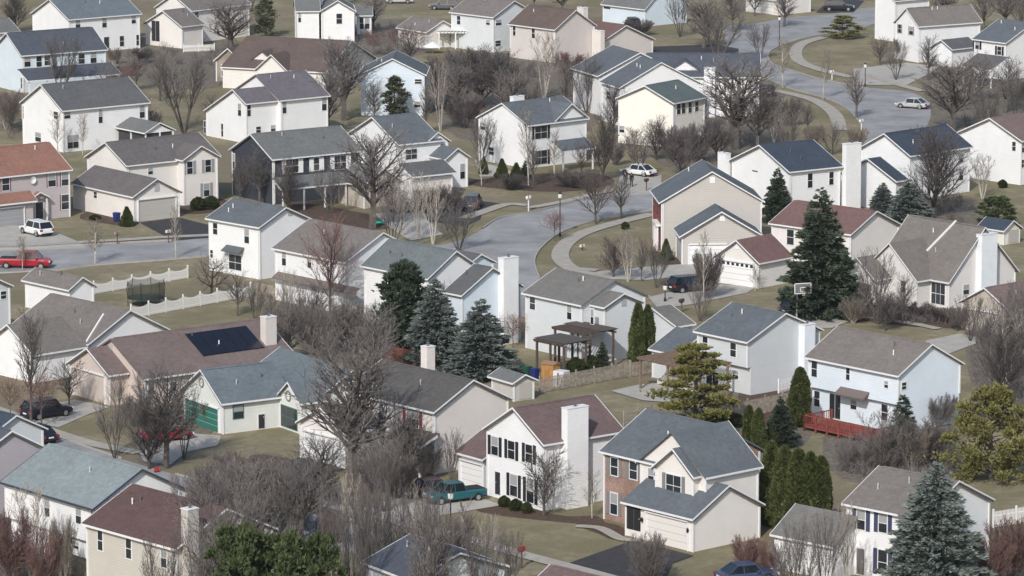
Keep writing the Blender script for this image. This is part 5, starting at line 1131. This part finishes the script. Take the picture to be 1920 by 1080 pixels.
    wr = .36 if kind in ('suv', 'van', 'pickup') else .33
    for x in (-hl + .9, hl - .95):
        for s in (-1, 1):
            y = s * (hw - .12); t = MB(); t.tube((x, y - .12, wr), (x, y + .12, wr), wr, wr, 16, cap=True); wo = t.build('wheel', RUB, root)
            t = MB(); t.tube((x, y - .125, wr), (x, y + .125, wr), wr * .6, wr * .6, 10, cap=True); t.build('rim', RIM, wo)
            a = MB(); n = 10                                    # dark wheel arch
            for k in range(n):
                t0, t1 = math.pi * k / n, math.pi * (k + 1) / n; rr = wr + .06
                a.tube((x + rr*math.cos(t0), s*(hw - .02), wr + rr*math.sin(t0)), (x + rr*math.cos(t1), s*(hw - .02), wr + rr*math.sin(t1)), .035, .035, 4)
            a.build('wheel_arch', BLK, root)
    return root
TH = -48
V = [
('pickup',48,502,-6,(.32,.010,.024),'deep_red','bright red pickup truck parked in the street at the left edge','pickup_truck','pickup truck'),
('suv',68,440,128,(.72,.73,.74),'white','white crossover in the drive of the maroon-trimmed house','parked_car','car'),
('sedan',1197,329,142,(.72,.73,.74),'white','white car in the drive behind the dark bare tree','parked_car','car'),
('suv',886,390,84,(.07,.07,.075),'graphite','dark grey car beside the lawn right of the reddish birch clump','parked_car','car'),
('sedan',768,398,10,(.10,.10,.11),'grey','dark grey car half hidden by bare shrubs before the charcoal house garage','parked_car','car'),
('suv',1294,546,28,(.012,.012,.022),'black','black minivan-like car in front of the white garage door','parked_car','car'),
('suv',1506,590,30,(.015,.018,.04),'midnight','midnight blue car under the basketball hoop','parked_car','car'),
('sedan',1711,203,150,(.45,.45,.44),'silver','silver car parked in the wide road bend','parked_car','car'),
('van',1573,20,-6,(.02,.02,.025),'black','black van in the asphalt drive at the top edge','parked_van','van'),
('pickup',853,940,208,(.012,.095,.115),'teal','teal pickup truck in the drive of the black-shuttered house','pickup_truck','pickup truck'),
('sedan',800,930,208,(.045,.022,.03),'maroon','dark maroon car beside the teal pickup','parked_car','car'),
('suv',88,782,40,(.012,.012,.016),'black','black car under the tree holding brown leaves','parked_car','car'),
('sedan',68,826,130,(.016,.016,.02),'black','black car in the street at the left edge behind the mauve gable','parked_car','car'),
('sedan',311,826,28,(.42,.012,.03),'red','red car in front of the green garage door','parked_car','car'),
('sedan',748,6,4,(.5,.5,.5),'silver','silver car at the top edge left of the grey house','parked_car','car'),
('suv',832,18,170,(.10,.10,.11),'grey','grey car at the top edge beside the grey house','parked_car','car'),
('suv',1186,52,100,(.02,.02,.025),'black','black car behind the maroon-brown roof at the top','parked_car','car'),
('suv',1437,178,95,(.015,.015,.02),'black','black car at the right end of the long slate-roofed house','parked_car','car'),
('sedan',1400,1090,20,(.04,.06,.12),'blue','dark blue car cut by the bottom edge','parked_car','car'),
('hatch',1604,578,20,(.6,.6,.6),'white','pale car in the mouth of the dark open garage','parked_car','car'),
]
for v in V:
    o = vehicle(*v)
    if v[4] == 'teal' or v[5] == 'teal': o.scale = (.9, .9, .92)
# ---------------------------------------------------------------- fences, sheds' neighbours, yard things
def wxyz(px, py, z=0): return G(px, py, z)
BM = mat('black_metal', (.02,.02,.022), .5)
def fence(a, b, hgt, m, label, step=2.4, gap=.13, wd=.075, scallop=0.0, name='picket_fence', cat='fence'):
    A = G(*a); B = G(*b); d = (B - A); L = d.length; root = thing(name, label, cat, A, math.atan2(d.y, d.x), 'fences round the gardens')
    n = max(1, round(L / step)); s = L / n
    for i in range(n + 1):
        q = MB(); q.box(i*s - .06, -.06, 0, i*s + .06, .06, hgt + .12); q.add([(i*s - .08, -.08, hgt + .12), (i*s + .08, -.08, hgt + .12), (i*s + .08, .08, hgt + .12), (i*s - .08, .08, hgt + .12), (i*s, 0, hgt + .22)], [(0,1,4),(1,2,4),(2,3,4),(3,0,4),(0,3,2,1)]); q.build('post', m, root)
    for i in range(n):
        q = MB(); q.box(i*s + .06, -.02, .25, i*s + s - .06, .02, .33); q.box(i*s + .06, -.02, hgt*.7, i*s + s - .06, .02, hgt*.7 + .08)
        k = int((s - .12) / gap)
        for j in range(k):
            x = i*s + .08 + (j + .3) * (s - .16) / k; t = (x - i*s) / s; z = hgt - scallop * math.sin(math.pi * t)
            q.prism([(x, .06), (x + wd, .06), (x + wd, z - .05), (x + wd/2, z), (x, z - .05)], 'y', -.045, -.022)
        q.build('picket_panel', m, root)
    return root
WV = mat('white_vinyl', (.76,.75,.74), .6); WD = mat('weathered_wood', (.34,.30,.25), .9, 'noise', 3, .25); WD2 = mat('brown_wood', (.17,.115,.085), .9, 'noise', 3, .25)
fence((176,552),(352,522),1.25,WV,'white scalloped picket fence between the street verge and the trampoline',scallop=.28)
fence((246,598),(470,556),1.35,WV,'white scalloped picket fence below the trampoline',scallop=.28)
fence((1012,738),(1180,707),1.45,WD,'weathered wooden picket fence behind the grey shed',gap=.16,wd=.1,name='wooden_fence')
fence((1182,707),(1262,697),1.4,WD,'short wooden fence behind the pergola post',gap=.16,wd=.1,name='wooden_fence')
fence((1368,788),(1500,762),1.5,WD,'grey wooden fence between the pine and the columnar evergreen',gap=.16,wd=.12,name='wooden_fence')
fence((1170,800),(1222,788),1.3,WD,'small piece of wooden fence behind the slate roof',gap=.16,wd=.1,name='wooden_fence')
fence((1862,990),(1990,970),1.35,WV,'pale picket fence at the right edge below the yellow-green pine')
fence((600,1085),(655,1100),1.3,WD,'grey fence at the bottom behind bare saplings',name='wooden_fence')
fence((130,1075),(172,1088),1.6,WD,'grey board fence between the two houses at the bottom left',gap=.13,wd=.12,name='wooden_fence')
fence((478,552),(520,560),1.3,WD,'tan board fence beside the white house with taupe roof',gap=.14,wd=.12,name='wooden_fence')
fence((344,98),(402,96),1.1,WV,'white garden fence at the top left behind the cream gable')
fence((1212,42),(1240,38),1.3,WD,'small grey fence before the pale wall at the top',gap=.14,wd=.12,name='wooden_fence')
fence((1460,738),(1500,728),1.2,WV,'little pale fence beside the dark spruce',gap=.2)
RW = mat('red_fence_wood', (.17,.07,.055), .85, 'noise', 2, .2)
fence((716,684),(796,700),2.0,RW,'red-brown board fence behind the dark grey roof',gap=.12,wd=.118,name='board_fence')
fence((205,146),(262,142),1.6,RW,'red-brown board fence below the top left white house',gap=.12,wd=.118,name='board_fence')
def lamp(px, py, top, label):
    p = G(px, py); h = (py - top) / scale_at(p) / math.cos(CP); root = thing('street_lamp', label, 'street lamp', p, 0, 'street lamps')
    q = MB(); q.lathe([(.14, 0), (.14, .3), (.06, .5), (.05, h - .75)], 10); q.build('pole', BM, root)
    q = MB(); q.lathe([(.10, h - .75), (.20, h - .65), (.24, h - .25), (.20, h - .22)], 10); q.build('lantern', mat('frosted_lantern', (.7,.7,.68), .4), root)
    q = MB(); q.lathe([(.26, h - .22), (.12, h - .06), (.02, h)], 10); q.build('cap', BM, root)
for a in [(1050,443,360,'black street lamp beside the reddish small tree at the curve'), (1461,94,30,'black street lamp at the top of the road bend'), (1247,566,531,'short black lamp post at the end of the white garage drive'),
          (845,1020,918,'black lamp post in the verge below the teal pickup'), (701,428,392,'short lamp post in the bed before the charcoal house garage'), (1622,162,118,'dark street lamp in the lawn by the wide road bend'), (1245,608,560,'thin lamp post behind the pergola wing')][:6]: lamp(*a)
def mailbox(px, py, col, cn, label, h=1.25):
    root = thing('mailbox', label, 'mailbox', G(px, py), R(-40), 'mailboxes'); m = mat('mailbox_' + cn, col, .5); k = h
    q = MB(); q.box(-.05, -.05, 0, .05, .05, k - .1); q.box(-.05, -.3, k - .2, .05, .25, k - .1); q.build('post', m if cn == 'white' else WD2, root)
    q = MB(); n = 8; q.prism([(-.13, k - .1), (.13, k - .1)] + [(.13*math.cos(math.pi*i/n), k + .1 + .12*math.sin(math.pi*i/n)) for i in range(n+1)], 'y', -.35, .3); q.build('box', m, root)
    q = MB(); q.box(.135, -.2, k, .15, -.1, k + .3); q.build('flag', mat('flag_red', (.4,.03,.03), .5), root)
for a in [(991,396,(.78,.78,.77),'white','white mailbox on a thick post at the street curve',1.6), (978,1066,(.33,.02,.03),'red','red mailbox at the bottom street before the lawn',1.5), (1212,358,(.05,.05,.05),'black','black mailbox beside the white car drive',1.3),
          (220,458,(.25,.24,.22),'grey','grey mailbox at the verge before the two-car garage',1.2), (316,456,(.6,.58,.54),'cream','cream mailbox on the verge by the asphalt drive',1.3), (1615,245,(.78,.78,.77),'white','white mailbox beside the inner lawn of the road bend',1.3),
          (1560,150,(.78,.78,.77),'white','white mailbox on the top verge by the small street tree',1.2), (1092,470,(.6,.6,.6),'cream','small pale utility box on the curved lawn',.5), (1278,586,(.06,.05,.04),'black','dark mailbox below the white garage drive',1.2), (848,430,(.05,.05,.05),'black','black mailbox at the mouth of the asphalt drive',1.2)]: mailbox(*a[:5], a[5]) 
# people on the drive
def person(px, py, ang, h, label, lean=0.0, tc=(.02,.02,.026), hair=(.03,.02,.015)):
    root = thing('person', label, 'person', G(px, py), R(ang), 'two people standing together'); k = h / 1.75
    J = [(0,0,.95),(0,0,1.15),(0,.01,1.38),(0,.01,1.50),(0,.03,1.60),(0,.03,1.70), (.19,.01,1.42),(.25,.02,1.14),(.24,.12,.90),(.235,.16,.80), (-.19,.01,1.42),(-.25,.02,1.14),(-.24,.10,.90),(-.235,.14,.80),
         (.10,0,.88),(.11,.03,.50),(.11,-.02,.09),(.12,.13,.04), (-.10,0,.88),(-.12,-.01,.50),(-.13,-.05,.09),(-.14,.10,.04)]
    Rr = [.16,.145,.165,.06,.088,.075, .075,.055,.042,.045, .075,.055,.042,.045, .10,.07,.05,.045, .10,.07,.05,.045]
    E = [(0,1),(1,2),(2,3),(3,4),(4,5),(2,6),(6,7),(7,8),(8,9),(2,10),(10,11),(11,12),(12,13),(0,14),(14,15),(15,16),(16,17),(0,18),(18,19),(19,20),(20,21)]
    me = bpy.data.meshes.new('body'); me.from_pydata([(a*k, b*k, c*k) for a, b, c in J], E, []); o = bpy.data.objects.new('body', me); C.objects.link(o)
    md = o.modifiers.new('s', 'SKIN')
    for i, v in enumerate(me.skin_vertices[0].data): v.radius = (Rr[i]*k, Rr[i]*k*(.72 if i < 3 else 1)); v.use_root = i == 0
    sd = o.modifiers.new('u', 'SUBSURF'); sd.levels = 1; sd.render_levels = 1
    dg = bpy.context.evaluated_depsgraph_get(); m2 = bpy.data.meshes.new_from_object(o.evaluated_get(dg)); o.modifiers.clear(); o.data = m2
    m2.materials.clear(); 
    for mm in (mat('skin', (.42,.27,.2), .6), mat('coat_%d' % px, tc, .85), mat('trousers', (.025,.027,.035), .85), BLK): m2.materials.append(mm)
    for p in m2.polygons:
        z = p.center.z / k; x = abs(p.center.x) / k
        p.material_index = 3 if z < .1 else 2 if z < .86 and x < .2 else 0 if (z > 1.5 or (x > .2 and z < .86)) else 1
        p.use_smooth = True
    o.parent = root
    q = MB(); q.lathe([(.0, 1.655*k), (.095*k, 1.66*k), (.10*k, 1.72*k), (.06*k, 1.79*k), (.01, 1.80*k)], 10, (0, .01, 0)); q.build('hair', mat('hair_%d' % px, hair, .9), root, smooth=True)
    q = MB(); q.tube((0, .105*k, 1.62*k), (0, .14*k, 1.60*k), .018, .01, 5, cap=True); q.build('nose', mat('skin', (.42,.27,.2), .6), root)
    for s in (-.035, .035):
        q = MB(); q.lathe([(.003, -.012), (.014, 0), (.003, .012)], 6, (s*k, .112*k, 1.645*k)); q.build('eye', BLK, root)
person(1173,350,160,1.72,'person in dark clothes standing on the drive, left of the pair')
person(1184,351,200,1.74,'person in black standing on the drive, right of the pair',tc=(.012,.012,.014))
person(1179,1008,190,1.7,'person in dark clothes at the entry of the brick and cream house',tc=(.015,.015,.02)) if False else None
# trampoline with safety net
c0 = G(274,572); root = thing('trampoline', 'trampoline with dark safety net between the two picket fences', 'trampoline', c0, R(20))
q = MB(); q.lathe([(1.7, .78), (1.7, .82), (.01, .82)], 24); q.build('jumping_mat', BLK, root)
q = MB(); q.lathe([(1.72, .74), (1.9, .76), (1.9, .84), (1.72, .85)], 24); q.build('edge_pad', mat('pad_green', (.03,.05,.04), .7), root)
netm = mat('safety_net', (.045,.05,.04), .9); netm.node_tree.nodes['Principled BSDF'].inputs['Alpha'].default_value = .5
q = MB(); N = 24
q.add([(1.85*math.cos(2*math.pi*i/N), 1.85*math.sin(2*math.pi*i/N), z - (.22*abs(math.sin(3*2*math.pi*i/N))if z > 1 else 0)) for z in (.84, 2.55) for i in range(N)], [(i, (i+1) % N, N+(i+1) % N, N+i) for i in range(N)]); q.build('safety_net', netm, root, fix=False)
for i in range(6):
    a = math.pi * i / 3; x, y = 1.9*math.cos(a), 1.9*math.sin(a); q = MB()
    for (z0, z1, f0, f1) in ((0, .8, 1, 1), (.8, 1.7, 1, 1.06), (1.7, 2.6, 1.06, .99)): q.tube((x*f0, y*f0, z0), (x*f1, y*f1, z1), .035, .035, 6)
    q.build('pole', BM, root, fix=False)
# basketball hoop
p = G(1494,600); root = thing('basketball_hoop', 'basketball hoop with a clear board outlined in white beside the tall dark spruce', 'basketball hoop', p, R(18))
q = MB(); q.box(-.5, -.3, 0, .5, .5, .25); q.build('base', BM, root)
q = MB(); q.tube((0, 0, .2), (0, 0, 2.6), .06, .06, 8); q.tube((0, 0, 2.6), (.35, -.6, 3.2), .06, .06, 8); q.build('pole', METAL, root, fix=False)
q = MB(); X = .35
for (a, b, c_, d_) in ((-.9, 2.75, .9, 2.83), (-.9, 3.75, .9, 3.83), (-.9, 2.75, -.82, 3.83), (.82, 2.75, .9, 3.83), (-.3, 2.95, .3, 3.02), (-.3, 3.35, .3, 3.42), (-.3, 2.95, -.23, 3.42), (.23, 2.95, .3, 3.42)): q.box(X + a, -.66, b, X + c_, -.62, d_)
q.build('backboard_frame', TRIM['trim'], root)
bm_ = mat('acrylic_board', (.25,.27,.28), .2); bm_.node_tree.nodes['Principled BSDF'].inputs['Alpha'].default_value = .45
q = MB(); q.box(X - .86, -.645, 2.8, X + .86, -.635, 3.8); q.build('backboard', bm_, root)
q = MB()
for i in range(16):
    a, b = 2*math.pi*i/16, 2*math.pi*(i+1)/16; q.tube((X + .23*math.cos(a), -.92 + .23*math.sin(a), 3.0), (X + .23*math.cos(b), -.92 + .23*math.sin(b), 3.0), .012, .012, 4)
q.build('rim', mat('rim_orange', (.5,.14,.03), .5), root, fix=False)
q = MB()
for i in range(10):
    a = 2*math.pi*i/10; b = a + .5; q.tube((X + .23*math.cos(a), -.92 + .23*math.sin(a), 3.0), (X + .12*math.cos(b), -.92 + .12*math.sin(b), 2.6), .008, .008, 3); q.tube((X + .23*math.cos(a), -.92 + .23*math.sin(a), 3.0), (X + .12*math.cos(a-.5), -.92 + .12*math.sin(a-.5), 2.6), .008, .008, 3)
q.build('net', TRIM['trim'], root, fix=False)
# bins
def bin_(px, py, col, cn, label):
    root = thing('wheeled_bin', label, 'bin', G(px, py), R(-40), 'wheeled bins'); m = mat('bin_' + cn, col, .5)
    q = MB(); q.add([(-.25,-.28,.06),(.25,-.28,.06),(.25,.25,.06),(-.25,.25,.06),(-.3,-.36,1.0),(.3,-.36,1.0),(.3,.34,1.0),(-.3,.34,1.0)], [(0,3,2,1),(4,5,6,7),(0,1,5,4),(1,2,6,5),(2,3,7,6),(3,0,4,7)]); q.build('body', m, root)
    q = MB(); q.prism([(-.38, 1.003), (.38, 1.003), (.36, 1.06), (0, 1.11), (-.38, 1.06)], 'x', -.32, .32); q.build('lid', m, root)
    for s in (-.27, .22):
        q = MB(); q.tube((s, .3, .12), (s + .05, .3, .12), .12, .12, 10, cap=True); q.build('wheel', RUB, root)
for a in [(219,416,(.02,.03,.16),'blue','blue wheeled bin against the cream garage wall'), (1003,712,(.02,.03,.20),'blue','blue wheeled bin right of the green bin behind the shed'), (989,708,(.02,.09,.06),'green','green wheeled bin nearest the blue bin behind the shed'), (974,706,(.018,.07,.05),'green','green wheeled bin farthest from the blue bin behind the shed')]: bin_(*a)
# pergolas
def pergola(name, cx, cy, rz, L, W, h, m, label, rafters=14, tilt=0, cover=0.0, legs=None):
    root = thing(name, label, 'pergola', G(cx, cy), R(rz), 'pergolas on the patios')
    for (x, y) in legs or ((.1, .1), (L - .1, .1), (L/2, .1), (.1, W - .1), (L - .1, W - .1)):
        q = MB(); q.box(x - .09, y - .09, 0, x + .09, y + .09, h); q.build('post', m, root)
    for y in (.1, W - .1):
        q = MB(); q.box(-.3, y - .06, h + .003, L + .3, y + .06, h + .2); q.build('beam', m, root)
    for i in range(rafters):
        x = L * (i + .5) / rafters; q = MB(); q.box(x - .05, -.4, h + .203, x + .05, W + .4, h + .36); q.build('rafter', m, root)
    if cover: q = MB(); q.box(-.2, W*(1-cover), h + .363, L + .2, W + .3, h + .40); q.build('cover', mat('pergola_cover', (.095,.08,.075), .9), root)
    return root
PB = mat('pergola_wood', (.12,.09,.075), .9, 'noise', 3, .2)
pergola('pergola', 1004, 700, -48, 3.9, 3.0, 3.0, PB, 'brown covered pergola, the lower-left one against the pale grey wall', 12, cover=1.0)
pergola('pergola', 1038, 682, -48, 5.0, 3.2, 3.3, PB, 'brown slatted pergola under the two upstairs windows of the pale grey wall', 14, cover=.55)
pergola('pergola', 1198, 730, -50, 7.6, 4.2, 2.75, mat('pergola_wood_light', (.24,.17,.13), .9, 'noise', 3, .2), 'tan slatted pergola over the patio behind the yellow-green pine', 24)
# covered patio and parasol at the top
pergola('patio_cover', 822, 92, -2, 5.2, 4, 2.4, mat('white_patio_frame', (.7,.7,.69), .6), 'white patio cover beside the small cream gabled house', 10, cover=1.0)
bpy.data.objects['patio_cover']['category'] = 'patio cover'
MC['pc'] = mat('patio_cover_white', (.7,.7,.69), .6)
for o in bpy.data.objects['patio_cover'].children:
    if o.name.startswith('cover'): o.data.materials[0] = MC['pc']
p = G(811,100); root = thing('parasol', 'closed-in white garden parasol beside the white patio cover', 'parasol', p)
root['label'] = 'white garden parasol beside the white patio cover'
q = MB(); q.lathe([(1.6, 1.0), (1.55, 1.06), (.05, 1.75), (.01, 1.8)], 8); q.build('canopy', mat('parasol_cloth', (.75,.75,.74), .8), root)
q = MB(); q.tube((0,0,0), (0,0,1.7), .03, .03, 6); q.build('pole', METAL, root, fix=False)
# red deck
p = G(1508,808); root = thing('deck', 'red painted wooden deck with railing behind the pale blue house', 'deck', p, R(-49)); DR = mat('red_deck_wood', (.25,.065,.052), .8, 'noise', 2, .15)
q = MB()
for i in range(24): q.box(i*.35, 0, .50, i*.35 + .34, 3.6, .55)
q.build('floor_boards', DR, root)
q = MB(); q.box(0, -.03, .36, 8.4, .0, .5); q.build('joist', DR, root)
def rail(x0, y0, x1, y1):
    d = Vector((x1 - x0, y1 - y0, 0)); L = d.length; n = int(L / .22); q = MB(); k = int(L / 1.6) + 1
    for i in range(n + 1):
        t = i / n; x, y = x0 + d.x*t, y0 + d.y*t; q.box(x - .022, y - .022, .56, x + .022, y + .022, 1.38)
    q.tube((x0, y0, 1.42), (x1, y1, 1.42), .06, .06, 4, cap=True); q.tube((x0, y0, .66), (x1, y1, .66), .04, .04, 4, cap=True); q.build('railing', DR, root)
    for i in range(k + 1):
        t = i / k; x, y = x0 + d.x*t, y0 + d.y*t; w_ = MB(); w_.box(x - .07, y - .07, 0, x + .07, y + .07, 1.5); w_.build('post', DR, root)
rail(0, 0, 8.4, 0); rail(0, 0, 0, 3.4); rail(8.4, 0, 8.4, 3.4)
# children's climbing house on the pergola patio
p = G(1015,722); root = thing('playhouse', 'small orange-brown wooden playhouse with a white panel under the brown pergola', 'playhouse', p, R(-35)); OW = mat('orange_wood', (.42,.22,.075), .7, 'noise', 2, .15)
q = MB(); q.box(0, 0, 0, 1.3, 1.2, 2.0)
q.build('cabin', OW, root)
q = MB(); q.box(1.32, -.02, 0, 2.5, 1.0, 1.5); q.build('white_panel', mat('plastic_white', (.68,.68,.7), .5), root)
q = MB(); q.prism([(-.1, 2.003), (.6, 2.25), (1.3, 2.003)], 'x', -.1, 1.4); q.build('roof', mat('playhouse_roof', (.28,.17,.10), .8), root)
q = MB(); q.box(.35, -.03, .05, .9, -.004, 1.5); q.build('door', mat('orange_wood_dark', (.33,.17,.06), .7), root)
# red toy and pale stones near the lower street
p = G(294,886); root = thing('toy_cart', 'small red box by the bottom-left street under the tall bare tree', 'cart', p, R(30), sc=.6)
q = MB(); q.box(-.3, -.2, .2, .3, .2, .75); q.build('box', mat('toy_red', (.4,.03,.04), .5), root)
for x in (-.22, .22):
    q = MB(); q.tube((x, -.24, .12), (x, .24, .12), .12, .12, 10, cap=True); q.build('wheel', RUB, root)
p = G(711,420); root = thing('play_saucer', 'bright green plastic sled lying on the lawn beside the lamp post', 'sled', p)
q = MB(); q.lathe([(.3, .02), (.75, .10), (.8, .22), (.74, .2), (.28, .07)], 16); q.build('dish', mat('green_plastic', (.02,.42,.25), .4), root); q = MB(); q.box(-.85, -.06, .2, -.7, .06, .26); q.build('handle', mat('green_plastic', (.02,.42,.25), .4), root)
def bench(px, py, rz, label, name='patio_sofa', L=2.4):
    root = thing(name, label, 'sofa', G(px, py), R(rz), 'patio sofas'); cm = mat('cream_cushion', (.62,.58,.50), .9, 'noise', 3, .05)
    q = MB(); q.box(0, 0, .12, L, .8, .4); q.build('seat', cm, root); q = MB(); q.box(0, .6, .403, L, .8, .85); q.build('backrest', cm, root)
    for x in (0, L - .15):
        q = MB(); q.box(x, .0, .403, x + .15, .59, .62); q.build('armrest', cm, root)
        for y in (.05, .7): q = MB(); q.box(x + .03, y, 0, x + .1, y + .07, .12); q.build('leg', BM, root)
bench(1232,722,-48,'cream patio sofa under the tan pergola, the left one'); bench(1268,730,-48,'cream patio sofa under the tan pergola, the right one')
# ---------------------------------------------------------------- thin winter haze over the whole place
hm = bpy.data.materials.new('haze'); hm.use_nodes = True; n_ = hm.node_tree.nodes; l_ = hm.node_tree.links
n_.remove(n_['Principled BSDF']); pv = n_.new('ShaderNodeVolumePrincipled'); pv.inputs['Color'].default_value = (.86, .90, .96, 1)
pv.inputs['Density'].default_value = .00006; pv.inputs['Anisotropy'].default_value = .3
l_.new(pv.outputs[0], n_['Material Output'].inputs['Volume'])
hb = MB(); hb.box(-400, -30, -1, 400, 1400, 82); tag(hb.build('haze', hm), kind='stuff', label='thin pale winter haze over the suburb', cat='haze')
